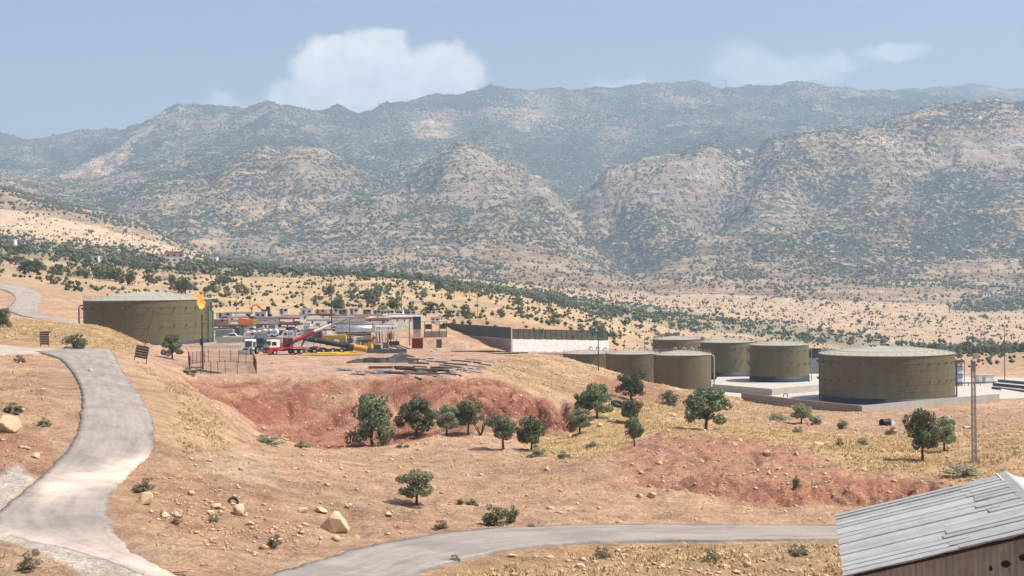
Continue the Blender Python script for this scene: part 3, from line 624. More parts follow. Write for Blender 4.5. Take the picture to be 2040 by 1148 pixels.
M = dict(
    olive=tank_paint('olive_tank_paint', (0.135, 0.115, 0.062)),
    navy=simple('navy_base_paint', (0.022, 0.028, 0.05), 0.6),
    cream=simple('cream_roof_paint', (0.35, 0.335, 0.27), 0.6, dirt=(0.35, 0.30, 0.22)),
    rimgrey=simple('roof_rim', (0.42, 0.40, 0.34), 0.6),
    steel=simple('dull_steel', (0.30, 0.29, 0.28), 0.5, 0.3), darksteel=simple('dark_steel', (0.05, 0.045, 0.04), 0.6), olivesteel=simple('olive_steel', (0.17, 0.14, 0.08), 0.6),
    teal=simple('teal_pipe', (0.06, 0.20, 0.19), 0.5), rust=simple('rusty_steel', (0.13, 0.06, 0.04), 0.8),
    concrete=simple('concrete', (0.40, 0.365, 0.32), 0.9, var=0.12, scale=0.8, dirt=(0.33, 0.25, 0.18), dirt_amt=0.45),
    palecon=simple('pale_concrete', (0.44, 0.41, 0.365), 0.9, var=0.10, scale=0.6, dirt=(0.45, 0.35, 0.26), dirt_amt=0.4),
    wallbrown=simple('brown_grey_shaded_concrete', (0.30, 0.24, 0.215), 0.9, dirt=(0.30, 0.2, 0.15)),
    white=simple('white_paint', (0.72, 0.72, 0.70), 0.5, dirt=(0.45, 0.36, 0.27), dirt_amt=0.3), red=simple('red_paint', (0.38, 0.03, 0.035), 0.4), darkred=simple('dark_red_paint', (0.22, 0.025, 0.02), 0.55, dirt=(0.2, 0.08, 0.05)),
    orange=simple('orange_paint', (0.62, 0.16, 0.03), 0.5), yellow=simple('yellow_paint', (0.62, 0.42, 0.06), 0.5, dirt=(0.35, 0.22, 0.1)), amber=simple('amber_paint', (0.55, 0.30, 0.05), 0.5),
    black=simple('black_rubber', (0.02, 0.02, 0.022), 0.85), grey=simple('grey_paint', (0.10, 0.10, 0.125), 0.5), bluegrey=simple('blue_grey_steel', (0.10, 0.13, 0.18), 0.45, 0.2),
    silver=simple('bare_aluminium', (0.62, 0.64, 0.66), 0.25, 0.8), glass=simple('dark_glass', (0.02, 0.03, 0.035), 0.08, spec=0.6), greenglass=simple('green_tinted_glass', (0.04, 0.12, 0.07), 0.1, spec=0.6),
    tarp=simple('black_tarpaulin', (0.016, 0.014, 0.013), 0.6, var=0.4, scale=3), sheetgrey=simple('grey_sheet', (0.22, 0.225, 0.24), 0.5, dirt=(0.35, 0.25, 0.18)), wood=simple('old_timber', (0.30, 0.19, 0.12), 0.85, var=0.25),
    brownwood=simple('dark_brown_boards', (0.075, 0.042, 0.03), 0.8), palewood=simple('pale_timber', (0.52, 0.42, 0.32), 0.8), bark=simple('bark', (0.075, 0.05, 0.036), 0.95, var=0.3, scale=6),
    pink=simple('pink_render', (0.60, 0.50, 0.48), 0.8), roofred=simple('red_roof', (0.32, 0.12, 0.09), 0.8), pipeblue=simple('blue_white_drum', (0.30, 0.38, 0.46), 0.45), tankcyan=simple('grey_green_panel', (0.22, 0.28, 0.30), 0.6),
    stone=simple('pale_limestone', (0.55, 0.40, 0.26), 0.95, var=0.22, scale=1.2, dirt=(0.33, 0.17, 0.09), dirt_amt=0.6),
    polewood=simple('pole_timber', (0.11, 0.085, 0.065), 0.9), charcoal=simple('charred_ground_and_hole_shade', (0.03, 0.026, 0.024), 0.95),
)
def asphalt():
    m, nt, b = nodes_of('dusty_asphalt'); pos = objco(nt)
    uvn = nt.nodes.new('ShaderNodeAttribute'); uvn.attribute_name = 'road_uv'
    n1 = noise_node(nt, pos, 0.35, 8, 0.7); n2 = noise_node(nt, pos, 9.0, 4, 0.7)
    mp = nt.nodes.new('ShaderNodeMapping'); mp.inputs['Scale'].default_value = (9.0, 0.10, 1); nt.links.new(uvn.outputs['Vector'], mp.inputs['Vector'])
    lane = noise_node(nt, mp.outputs[0], 1.0, 4, 0.6)
    base = mixc(nt, maprange(nt, n1, 0.35, 0.7, 0, 1), (0.19, 0.17, 0.156), (0.31, 0.265, 0.23))
    base = mixc(nt, maprange(nt, lane, 0.38, 0.62, 0, 0.75), base, (0.34, 0.295, 0.255))
    sp = nt.nodes.new('ShaderNodeSeparateXYZ'); nt.links.new(uvn.outputs['Vector'], sp.inputs[0])
    ed = nt.nodes.new('ShaderNodeMath'); ed.operation = 'PINGPONG'; ed.inputs[1].default_value = 0.5; nt.links.new(sp.outputs['X'], ed.inputs[0])
    en = nt.nodes.new('ShaderNodeMath'); en.operation = 'MULTIPLY_ADD'; en.inputs[1].default_value = 0.22; nt.links.new(n1, en.inputs[0]); nt.links.new(ed.outputs[0], en.inputs[2])
    base = mixc(nt, maprange(nt, en.outputs[0], 0.08, 0.16, 0.85, 0.0), base, (0.12, 0.105, 0.098))
    vo = nt.nodes.new('ShaderNodeTexVoronoi'); vo.feature = 'DISTANCE_TO_EDGE'; vo.inputs['Scale'].default_value = .30; nt.links.new(pos, vo.inputs['Vector'])
    base = mixc(nt, maprange(nt, vo.outputs['Distance'], 0.0, 0.012, .28, 0), base, (.11, .10, .095))
    pn = noise_node(nt, pos, .11, 3, .5); base = mixc(nt, maprange(nt, pn, .56, .60, 0, .45), base, (.19, .175, .165))
    d = nt.nodes.new('ShaderNodeAttribute'); d.attribute_name = 'dust'
    dn = nt.nodes.new('ShaderNodeMath'); dn.operation = 'MULTIPLY'; nt.links.new(d.outputs['Fac'], dn.inputs[0]); nt.links.new(maprange(nt, n1, 0.35, 0.6, 0.45, 1.0), dn.inputs[1])
    base = mixc(nt, dn.outputs[0], base, (0.62, 0.50, 0.41))
    f = maprange(nt, n2, 0.3, 0.7, 0.88, 1.1)
    c = nt.nodes.new('ShaderNodeVectorMath'); c.operation = 'SCALE'; nt.links.new(base, c.inputs[0]); nt.links.new(f, c.inputs['Scale'])
    nt.links.new(c.outputs[0], b.inputs['Base Color']); b.inputs['Roughness'].default_value = 0.9; b.inputs['Specular IOR Level'].default_value = 0.2
    bump(nt, n2, 0.3, 0.03, b)
    return m
M['asphalt'] = asphalt()
def mesh_np(name, V, faces, mat, smooth=False):
    """mesh from arrays; faces (n,3) or (n,4)"""
    V = np.asarray(V, float); f = np.asarray(faces, np.int32); k = f.shape[1]
    me = bpy.data.meshes.new(name)
    me.vertices.add(len(V)); me.vertices.foreach_set('co', V.ravel())
    me.loops.add(f.size); me.loops.foreach_set('vertex_index', f.ravel())
    me.polygons.add(len(f)); me.polygons.foreach_set('loop_start', np.arange(0, f.size, k, dtype=np.int32))
    if smooth: me.polygons.foreach_set('use_smooth', np.ones(len(f), bool))
    me.update(calc_edges=True); me.materials.append(mat)
    return me
def put(name, me, parent=None, loc=(0, 0, 0)):
    o = bpy.data.objects.new(name, me); COL.objects.link(o); o.parent = parent; o.location = loc
    return o
def tag(o, label=None, cat=None, group=None, kind=None):
    for k, v in (('label', label), ('category', cat), ('group', group), ('kind', kind)):
        if v: o[k] = v
    return o
def thing(name, label, cat, loc=(0, 0, 0), rz=0.0, group=None):
    o = bpy.data.objects.new(name, None); COL.objects.link(o); o.location = loc; o.rotation_euler = (0, 0, rz); o.empty_display_size = 0.3
    return tag(o, label, cat, group)
class MB:
    def __init__(self): self.v = []; self.f = []; self.sm = []
    def add(self, vs, fs, smooth=False):
        n = len(self.v); self.v += [tuple(x) for x in vs]; self.f += [tuple(i + n for i in q) for q in fs]; self.sm += [smooth] * len(fs); return self
    def box(self, c, s, rz=0.0, mat=None, taper=1.0):
        cx, cy, cz = c; sx, sy, sz = s[0]/2, s[1]/2, s[2]/2; vs = []
        for z in (-1, 1):
            k = taper if z > 0 else 1.0
            for x, y in ((-1, -1), (1, -1), (1, 1), (-1, 1)):
                X, Y = x * sx * k, y * sy * k
                vs.append((cx + X * math.cos(rz) - Y * math.sin(rz), cy + X * math.sin(rz) + Y * math.cos(rz), cz + z * sz))
        if mat is not None: vs = [mat @ Vector(v) for v in vs]
        return self.add(vs, [(0, 3, 2, 1), (4, 5, 6, 7), (0, 1, 5, 4), (1, 2, 6, 5), (2, 3, 7, 6), (3, 0, 4, 7)])
    def prism(self, pts, y0, y1):
        """profile in x-z pulled along y"""
        n = len(pts); vs = [(x, y0, z) for x, z in pts] + [(x, y1, z) for x, z in pts]
        return self.add(vs, [tuple(range(n)), tuple(range(2*n - 1, n - 1, -1))] + [(i, i + n, (i + 1) % n + n, (i + 1) % n) for i in range(n)])
    def tube(self, pts, r, n=8, caps=True, smooth=True):
        pts = [Vector(p) for p in pts]; rs = r if isinstance(r, (list, tuple)) else [r] * len(pts); base = []
        for i, p in enumerate(pts):
            t = (pts[min(i + 1, len(pts) - 1)] - pts[max(i - 1, 0)]).normalized()
            a = t.cross(Vector((0, 0, 1)) if abs(t.z) < 0.9 else Vector((1, 0, 0))).normalized(); b = t.cross(a)
            base += [p + (a * math.cos(2*math.pi*k/n) + b * math.sin(2*math.pi*k/n)) * rs[i] for k in range(n)]
        fs = [(i*n + k, i*n + (k+1) % n, (i+1)*n + (k+1) % n, (i+1)*n + k) for i in range(len(pts) - 1) for k in range(n)]
        self.add(base, fs, smooth)
        if caps: self.add(base[:n], [tuple(range(n))]); self.add(base[-n:], [tuple(range(n - 1, -1, -1))])
        return self
    def lathe(self, prof, n=96, smooth=True, c=(0, 0, 0)):
        vs = [(c[0] + r * math.cos(2*math.pi*k/n), c[1] + r * math.sin(2*math.pi*k/n), c[2] + z) for r, z in prof for k in range(n)]
        fs = [(i*n + k, i*n + (k+1) % n, (i+1)*n + (k+1) % n, (i+1)*n + k) for i in range(len(prof) - 1) for k in range(n)]
        return self.add(vs, fs, smooth)
    def mesh(self, name, mat):
        me = bpy.data.meshes.new(name); me.from_pydata(self.v, [], self.f); me.update()
        me.polygons.foreach_set('use_smooth', self.sm); me.materials.append(M[mat] if isinstance(mat, str) else mat)
        return me
    def build(self, name, mat, parent=None, loc=(0, 0, 0)): return put(name, self.mesh(name, mat), parent, loc)
def copy_tree(o, parent=None):
    c = o.copy(); COL.objects.link(c); c.parent = parent
    for ch in list(o.children): copy_tree(ch, c)
    return c

# ------------------------------------------------------------------ roads laid on the ground
def road(name, Lp, Rp, nx, lift, dust_fn=None, mat='asphalt'):
    n = len(Lp); T = np.linspace(0, 1, nx)
    wl = 0.36 * fbm(Lp[:, 0] / 2.1, Lp[:, 1] / 2.1, 4, 5, .65); wr = 0.42 * fbm(Rp[:, 0] / 2.1, Rp[:, 1] / 2.1, 4, 6, .65)
    d = Rp - Lp; d /= np.linalg.norm(d[:, :2], axis=1)[:, None]
    Lp = Lp + d * wl[:, None]; Rp = Rp + d * wr[:, None]
    V = Lp[:, None, :] * (1 - T)[None, :, None] + Rp[:, None, :] * T[None, :, None]
    V[..., 2] = sample(V[..., 0], V[..., 1]) + lift
    if name == 'road':
        jx, jy = pix_of(V[..., 0], V[..., 1], V[..., 2]); soft = sstep(1035, 1062, jy) * (1 - sstep(480, 640, jx)) * (1 - sstep(.0, .22, T))[None, :]; V[..., 2] -= soft * (lift - .015)
    # broken drop at both sides
    sl = V[:, :1].copy(); sr = V[:, -1:].copy(); sl[..., 2] -= 0.5; sr[..., 2] -= 0.5
    sl[:, 0, :2] -= d[:, :2] * 0.06; sr[:, 0, :2] += d[:, :2] * 0.06
    V = np.concatenate([sl, V, sr], 1); m = nx + 2
    idx = np.arange(n * m).reshape(n, m)
    f = np.stack([idx[:-1, :-1], idx[:-1, 1:], idx[1:, 1:], idx[1:, :-1]], -1).reshape(-1, 4)
    me = mesh_np(name, V.reshape(-1, 3), f, M[mat], True)
    cl = np.concatenate([[0], np.cumsum(np.linalg.norm(np.diff((Lp + Rp) / 2, axis=0), axis=1))])
    uv = np.zeros((n, m, 3)); uv[..., 0] = np.concatenate([[0.0], T, [1.0]])[None]; uv[..., 1] = cl[:, None]
    a = me.attributes.new('road_uv', 'FLOAT_VECTOR', 'POINT'); a.data.foreach_set('vector', uv.ravel().astype(np.float32))
    du = np.zeros((n, m))
    if dust_fn is not None:
        px, py = pix_of(V[..., 0], V[..., 1], V[..., 2]); du = dust_fn(px, py, V)
    a = me.attributes.new('dust', 'FLOAT', 'POINT'); a.data.foreach_set('value', du.ravel().astype(np.float32))
    return tag(put(name, me), kind='structure')
def dust_a(px, py, V):
    # soil washed over the asphalt in a band, and silt spread over the junction
    band = np.exp(-((py - 958 + 0.27 * (px - 170)) / 22) ** 2) * sstep(60, 110, px) * 1.3
    jun = 0.55 * sstep(1030, 1110, py) * (1 - sstep(430, 620, px)) + .8 * np.exp(-((py - 1066 - .26 * px) / 16) ** 2) * (1 - sstep(330, 420, px))
    n = 0.5 + 0.9 * fbm(V[..., 0] / 1.8, V[..., 1] / 1.8, 4, 66)
    return np.clip((band + jun) * (0.6 + 0.6 * n), 0, 1)
def dense(E, k):
    a, b = E; t = np.linspace(0, len(a) - 1, (len(a) - 1) * k + 1); i = np.arange(len(a))
    return tuple(np.stack([np.interp(t, i, p[:, j]) for j in range(3)], 1) for p in (a, b))
road('road', *dense(EDGE['A'], 6), 13, 0.13, dust_a)
road('side_road', *dense(EDGE['J'], 4), 9, 0.10, lambda px, py, V: 0.35 + 0 * px)
road('upper_road', *dense(EDGE['C'], 3), 9, 0.10, lambda px, py, V: 0.45 + 0 * px)
road('far_road', *dense(EDGE['D'], 3), 9, 0.12, lambda px, py, V: 0.12 + 0 * px)

# ------------------------------------------------------------------ storage tanks
def make_tank(px, Y, D, H, zb, label, group, band=1.2, rows_=(0.40, 0.82), nb=32, pipes=(), goose=(), vents=(), rail=True, rise=0.055, platform=None, stripes=True):
    u, _ = uv_of(px, 700); X = float(u) * Y; R = D / 2
    t = thing('storage_tank', label, 'storage tank', (X, Y, zb), 0, group)
    sh = MB().lathe([(R, band), (R, H)], 128).build('shell', 'olive', t)
    w_ = MB()
    for i in range(1, 6):
        z0 = band + (H - band) * i / 6; w_.lathe([(R - .01, z0 - .03), (R + .045, z0), (R - .01, z0 + .03)], 96, False)
    tag(w_.build('weld_seams', 'olive', sh), kind='stuff')
    MB().lathe([(R + 0.10, -0.6), (R + 0.10, band), (R - 0.02, band + 0.02)], 128).build('base_band', 'navy', t)
    ap = R * rise * 2
    rf = MB().lathe([(R + 0.02, H - 0.04), (R + 0.14, H), (R + 0.14, H + 0.16), (R - 0.1, H + 0.2)] + [(R * (1 - k / 6) + 0.001 - 0.1 * (1 - k / 6), H + 0.2 + ap * (1 - (1 - k / 6) ** 1.6)) for k in range(1, 7)], 96).build('roof', 'cream', t)
    def zr(r): return H + 0.2 + ap * (1 - (r / R) ** 1.6)
    s = MB()
    for k in range(24):
        a = 2 * math.pi * k / 24
        s.tube([(r * math.cos(a), r * math.sin(a), zr(r) + 0.02) for r in np.linspace(0.6, R - 0.15, 5)], 0.035, 4)
    for rr in (R * 0.45, R * 0.75): s.tube([(rr * math.cos(a), rr * math.sin(a), zr(rr) + 0.02) for a in np.linspace(0, 2 * math.pi, 41)], 0.035, 4, False)
    tag(s.build('seams', 'rimgrey', rf), kind='stuff')
    if rail:
        p = MB(); n = int(D * 1.5)
        for k in range(n):
            a = 2 * math.pi * k / n; q = (R * math.cos(a), R * math.sin(a)); p.tube([(*q, H + 0.1), (*q, H + 1.15)], 0.024, 4)
        for h in (0.6, 1.12): p.tube([(R * math.cos(a), R * math.sin(a), H + h) for a in np.linspace(0, 2 * math.pi, 65)], 0.02, 4, False)
        tag(p.build('railing', 'steel', t), kind='stuff')
    for fr in rows_:
        p = MB()
        for k in range(nb):
            a = 2 * math.pi * (k + 0.3) / nb; c, s_ = math.cos(a), math.sin(a); z = band + (H - band) * fr
            p.tube([(R * c, R * s_, z), ((R + 0.6) * c, (R + 0.6) * s_, z + 0.04)], 0.11, 6)
            p.tube([((R + 0.02) * c, (R + 0.02) * s_, z - 0.45), ((R + 0.5) * c, (R + 0.5) * s_, z)], 0.05, 4)
        tag(p.build('brackets', 'olivesteel', t), kind='stuff')
    for (ang, r, h0, h1, col, off, hook) in pipes:
        c, s_ = math.cos(ang), math.sin(ang); q = (R + off)
        pts = [(q * c, q * s_, h0), (q * c, q * s_, h1)]
        if hook: pts = [(q * c, q * s_, h0)] + [(q * c, q * s_, h1 - 0.5), ((q - 0.15) * c, (q - 0.15) * s_, h1 - 0.1), ((q - 0.5) * c, (q - 0.5) * s_, h1), ((R - 0.6) * c, (R - 0.6) * s_, h1)]
        pp = MB().tube(pts, r, 10).build('riser_pipe', col, t)
        MB().tube([((R - 0.1) * c, (R - 0.1) * s_, h0 + 0.55 * (h1 - h0)), (q * c, q * s_, h0 + 0.55 * (h1 - h0))], 0.05, 6).build('bracket', col, pp)
    for (dx, dy, rr) in goose:
        z = zr(min(math.hypot(dx, dy), R)); MB().tube([(dx + rr * math.cos(a) , dy, z + 0.5 + rr * math.sin(a)) for a in np.linspace(math.pi, -0.1, 10)] , 0.17, 8).tube([(dx - rr, dy, z - 0.1), (dx - rr, dy, z + 0.52)], 0.17, 8).build('gooseneck_vent', 'cream', t)
    for (dx, dy, h) in vents:
        h *= .6; z = zr(min(math.hypot(dx, dy), R)); MB().tube([(dx, dy, z - 0.1), (dx, dy, z + h)], 0.13, 8).tube([(dx, dy, z + h), (dx - 0.45, dy, z + h + 0.2)], 0.13, 8).tube([(dx, dy, z + h), (dx, dy, z + h + 0.08)], 0.28, 10).build('vent', 'darksteel', t)
    if platform is not None:
        a = platform; c, s_ = math.cos(a), math.sin(a); pl = MB()
        for k in range(9):
            q = a - 0.02 + k * 0.035; r = R + 0.5
            pl.box((r * math.cos(q), r * math.sin(q), H * 0.97 - k * 0.62), (0.9, 0.55, 0.08), q)
            pl.tube([((r + .4) * math.cos(q), (r + .4) * math.sin(q), H * 0.97 - k * 0.62), ((r + .4) * math.cos(q), (r + .4) * math.sin(q), H * 0.97 - k * 0.62 + 1.0)], 0.035, 4)
        pl.box(((R + 0.6) * c, (R + 0.6) * s_, H * 0.98), (1.3, 1.8, 0.1), a)
        pl.build('stair', 'olivesteel', t)
    return t
ANG = math.radians
G_T = 'olive oil storage tanks'
TL = make_tank(297, 345, 30.2, 10.3, -14.05, 'huge olive storage tank behind the gas flare, teal pipes beside it', G_T, band=0.9, nb=32, rise=0.06,
          pipes=[(ANG(-12), 0.20, -0.3, 8.8, 'teal', 0.5, False), (ANG(-6), 0.18, -0.3, 7.6, 'teal', 0.9, False), (ANG(-9), 0.14, 7.4, 9.6, 'darksteel', 0.7, False), (ANG(187), 0.16, 2.6, 9.2, 'darksteel', 1.2, True)],
          vents=[(-5.5, 0.5, 0.5), (-2.6, -1, 0.8), (-2, 0, 0.5), (0.2, 0, 0.6), (2.2, 1, 0.5), (4.2, .5, 0.5)])
TR = make_tank(1765, 326, 30.0, 10.5, -28.5, 'widest olive storage tank, on the concrete pad at the right', G_T, band=1.25, nb=36, rise=0.05,
          pipes=[(ANG(-8), 0.16, -0.2, 8.6, 'rust', 0.5, False), (ANG(-2), 0.1, -0.2, 9.2, 'steel', 0.4, False), (ANG(182), 0.12, 0, 10.2, 'olivesteel', 0.4, False)],
          vents=[(-3.6, -1, 0.4), (-2.8, -1.5, 0.35), (-0.8, 0, 0.35), (0.1, -.6, 0.5), (0.5, -1, 0.4), (2.9, 0, 0.45), (3.5, -.6, 0.4), (3.9, .6, 0.8)])
T1 = make_tank(1552, 376, 15.4, 9.3, -27.4, 'mid sized olive tank standing immediately beside the widest pad tank', G_T, band=1.3, nb=22, pipes=[(ANG(-15), 0.10, -0.2, 8.4, 'steel', 0.6, False), (ANG(178), 0.10, 2, 8.8, 'olivesteel', 0.45, False)],
          vents=[(-2.9, 0, 1.0), (-0.6, 0.3, 1.2), (0.9, .5, 0.9), (2.4, 1, 0.5)])
T2 = make_tank(1446, 402, 14.4, 9.6, -28.0, 'olive tank with navy base between the hooked pipe tank and its twin', G_T, band=1.4, nb=22, pipes=[(ANG(176), 0.10, 2, 9.0, 'olivesteel', 0.45, False)], vents=[(0, 0, 0.8), (4.5, 2, 1.2)], platform=ANG(-10))
T3 = make_tank(1347, 462, 15.0, 9.2, -29.2, 'rearmost olive tank, only its top showing behind the gooseneck vents', G_T, nb=22, vents=[(-2.6, 0, 0.5), (0, 0, 0.8), (2.6, 0, 0.5)], platform=ANG(190))
T4 = make_tank(1359, 368, 14.7, 9.7, -29.6, 'nearest olive tank, with a hooked overflow pipe down its side', G_T, nb=0, rows_=(), goose=[(-1.2, 5, 0.42), (1.0, 5.2, 0.42), (3.1, 5, 0.42)],
          pipes=[(ANG(-12), 0.17, 0.0, 9.5, 'cream', 0.75, True)], platform=ANG(188))
T5 = make_tank(1259, 384, 14.0, 9.4, -29.7, 'olive tank half sunk behind the bank, middle of the front three', G_T, nb=0, rows_=(), goose=[(-1.4, 5, 0.4), (1.2, 5.2, 0.4), (2.9, 5, 0.4)], platform=ANG(185))
T6 = make_tank(1172, 402, 14.2, 9.2, -30.2, 'olive tank mostly buried behind the grassy bank below the white wall', G_T, nb=0, rows_=(), goose=[(0.9, 3, 0.42), (2.9, 3, 0.42), (4.9, 2, 0.42)], platform=ANG(186))

# ------------------------------------------------------------------ concrete of the tank farm
def wall_run(name, pts, h, th, mat, label, cat='wall', seg=4.0, cap=True):
    """a low cast wall in separate lengths with open joints; pts are 3D base points, h heights"""
    t = thing(name, label, cat, pts[0])
    o = Vector(pts[0])
    for a, b in zip(pts[:-1], pts[1:]):
        a, b = Vector(a), Vector(b); d = b - a; L = Vector((d.x, d.y)).length; n = max(1, round(L / seg)); ang = math.atan2(d.y, d.x)
        for i in range(n):
            p = a + d * ((i + 0.5) / n) - o
            MB().box((p.x, p.y, p.z + h / 2 - 0.5), (L / n - 0.03, th, h + 1.0), ang).build('panel', mat, t)
    return t
ZP = -28.62
def on_level(px, py, z):
    u, v = uv_of(px, py); Y = z / float(v); return Vector((float(u) * Y, Y, z))
slab_pts = [on_level(1420, 786, ZP), on_level(1714, 823, ZP - .3), on_level(1992, 799, ZP - .3), on_level(2160, 792, ZP - .3)]
slab_pts = [Vector((p.x, p.y, ZP)) for p in slab_pts] + [Vector((165, 372, ZP)), Vector((66, 425, ZP)), Vector((46, 408, ZP))]
slab = MB(); n = len(slab_pts)
slab.add([(*p[:2], ZP + 0.12) for p in slab_pts] + [(*p[:2], ZP - 1.2) for p in slab_pts], [tuple(range(n))] + [(i, i + n, (i + 1) % n + n, (i + 1) % n) for i in range(n)])
tag(slab.build('concrete_pad', 'palecon'), kind='structure')
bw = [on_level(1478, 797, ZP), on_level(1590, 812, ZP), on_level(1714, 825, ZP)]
wall_run('bund_wall', bw, 1.75, 0.35, 'wallbrown', 'shaded low concrete wall running along the stony edge of the pad')  # darker concrete puts the shade of this side into its colour
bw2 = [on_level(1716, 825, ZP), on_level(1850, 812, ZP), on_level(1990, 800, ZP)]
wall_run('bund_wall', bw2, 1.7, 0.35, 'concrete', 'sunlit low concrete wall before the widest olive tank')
# raised plinth under the mid sized tanks
c0, c1, c2 = on_level(1420, 779, ZP), on_level(1537, 789, ZP), on_level(1634, 780, ZP)
pl = thing('tank_plinth', 'raised pale concrete plinth under the mid sized olive tanks', 'plinth', c1)
q = [c0 - c1, Vector((0, 0, 0)), c2 - c1, c2 - c1 + Vector((2, 40, 0)), c0 - c1 + Vector((6, 34, 0))]
mb = MB(); mb.add([(*p[:2], 1.1) for p in q] + [(*p[:2], -0.5) for p in q], [tuple(range(5))] + [(i, i + 5, (i + 1) % 5 + 5, (i + 1) % 5) for i in range(5)]); mb.build('slab', 'palecon', pl)
for a, b, mt in ((q[0], q[1], 'concrete'), (q[1], q[2], 'palecon')):
    d = b - a; L = d.length; ang = math.atan2(d.y, d.x); nn = max(1, round(L / 5))
    for i in range(nn):
        p = a + d * ((i + .5) / nn); MB().box((p.x, p.y, 0.75), (L / nn - 0.04, 0.34, 1.9), ang).build('panel', mt, pl)
g = on_level(1564, 792, ZP)
tag(MB().tube([(g.x - 0.55 + 0.55 - 0.5 * math.cos(a), g.y - 0.6, g.z + 0.45 + 0.5 * math.sin(a)) for a in np.linspace(0, math.pi, 9)], 0.11, 8).tube([(g.x + .5, g.y - .6, g.z + .5), (g.x + .5, g.y - .6, g.z)], .11, 8).tube([(g.x - .5, g.y - .6, g.z + .5), (g.x - .5, g.y - .6, g.z)], .11, 8).build('drain_pipe', 'darksteel'), 'dark hoop of pipe standing by the plinth of the mid sized tanks', 'pipe')
rp = [on_level(1994, 778, ZP + .1), on_level(2160, 770, ZP + .1), on_level(2150, 826, ZP - 1.2), on_level(1984, 824, ZP - 1.2)]
rp = [Vector((rp[0].x, rp[0].y, ZP + .2)), Vector((rp[1].x, rp[1].y, ZP + .2)), rp[2], rp[3]]
mb = MB(); mb.add([tuple(p + Vector((0, 0, .25))) for p in rp] + [tuple(p - Vector((0, 0, 1.2))) for p in rp], [(0, 1, 2, 3), (3, 2, 6, 7), (0, 3, 7, 4), (1, 0, 4, 5), (2, 1, 5, 6)])
tag(mb.build('ramp', 'palecon'), kind='structure')
# pipe line, drums, white box and the stacked dark pipes at the far right of the pad
a_, b_ = on_level(1905, 771, ZP), on_level(1985, 768, ZP)
t = thing('pipe_run', 'dark pipe on short stands beyond the widest tank', 'pipe', a_)
MB().tube([(0, 0, 0.9), tuple(b_ - a_ + Vector((0, 0, .9)))], 0.16, 8).build('pipe', 'darksteel', t)
for k in (0.05, 0.3, 0.6, 0.92):
    p = (b_ - a_) * k; MB().box((p.x, p.y, .4), (.15, .15, .9)).build('stand', 'darksteel', t)
for k, (p0, p1) in enumerate((((1978, 776), (2120, 792)), ((1980, 772), (2120, 786)), ((1990, 768), (2120, 780)))):
    a_, b_ = on_level(*p0, ZP), on_level(*p1, ZP); zz = .32 + .42 * k
    tag(MB().tube([tuple(a_ + Vector((0, 0, zz))), tuple(b_ + Vector((0, 0, zz)))], 0.42, 10).build('large_pipe', ('grey', 'darksteel', 'grey')[k]), ('lowest', 'middle', 'topmost')[k] + ' of the dark large pipes stacked at the far edge of the pad', 'pipe', 'large pipes on the pad')
d0 = on_level(1909, 769, ZP)
t = thing('drum_stack', 'tower of blue and white drums behind the widest tank', 'drum tower', d0)
for k in range(3):
    dr = MB().lathe([(0.0, k * 2.0), (1.2, k * 2.0), (1.2, k * 2.0 + 1.82), (0.0, k * 2.0 + 1.82)], 24).build('drum', 'pipeblue', t)
    MB().lathe([(1.2, k * 2.0 + .85), (1.27, k * 2.0 + .88), (1.27, k * 2.0 + 1.0), (1.2, k * 2.0 + 1.03)], 24).build('hoop', 'darksteel', dr)
MB().box((0, 0, 6.3), (2.6, 2.6, 0.5)).build('top', 'rust', t)
for sx in (-1.25, 1.25): MB().box((sx, -1.25, 3.0), (.12, .12, 6.4)).build('post', 'darksteel', t)
w0 = on_level(1962, 765, ZP)
t = thing('cabin', 'small white cabin at the far edge of the tank pad', 'cabin', w0, 0.1)
MB().box((0, 0, 1.15), (4.0, 2.4, 2.3)).build('wall', 'white', t); MB().box((0, 0, 2.37), (4.2, 2.6, .12)).build('roof', 'palecon', t); MB().box((-.8, -1.22, .95), (.8, .06, 1.9)).build('door', 'steel', t)
w0 = on_level(1616, 752, ZP)
t = thing('screen_wall', 'pale wall with dark blue screen between two olive tanks', 'wall', w0 + Vector((0, 14, 0)))
for k in range(4): MB().box((-4.5 + 3 * k, 0, 2.0), (2.94, .3, 5.0)).build('panel', 'sheetgrey', t)
for k in range(4): MB().box((-4.5 + 3 * k, 0, 6.0), (2.94, .1, 2.8)).build('screen', 'navy', t)

# ------------------------------------------------------------------ retaining wall with green fence
def net(name, col, opac):
    m, nt, b = nodes_of(name); b.inputs['Base Color'].default_value = (*col, 1); b.inputs['Roughness'].default_value = .8
    tr = nt.nodes.new('ShaderNodeBsdfTransparent'); mx = nt.nodes.new('ShaderNodeMixShader'); mx.inputs[0].default_value = opac
    nt.links.new(tr.outputs[0], mx.inputs[1]); nt.links.new(b.outputs[0], mx.inputs[2]); nt.links.new(mx.outputs[0], nt.nodes['Material Output'].inputs['Surface'])
    return m
M['net'] = net('dark_green_net', (0.014, 0.05, 0.045), 0.82); M['penwire'] = net('rusty_wire_mesh', (.05, .035, .03), .26); M['wire'] = net('wire_mesh', (0.012, 0.035, 0.035), 0.66)
CR = at(1018, 712, 410); CT = at(1018, 676, 410); LE = at(884, 700, 462); LT = at(884, 664.5, 462); RE = at(1211, 712, 432); RT = at(1211, 679, 432)
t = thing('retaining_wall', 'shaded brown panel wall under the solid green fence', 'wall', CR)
NPL = 14
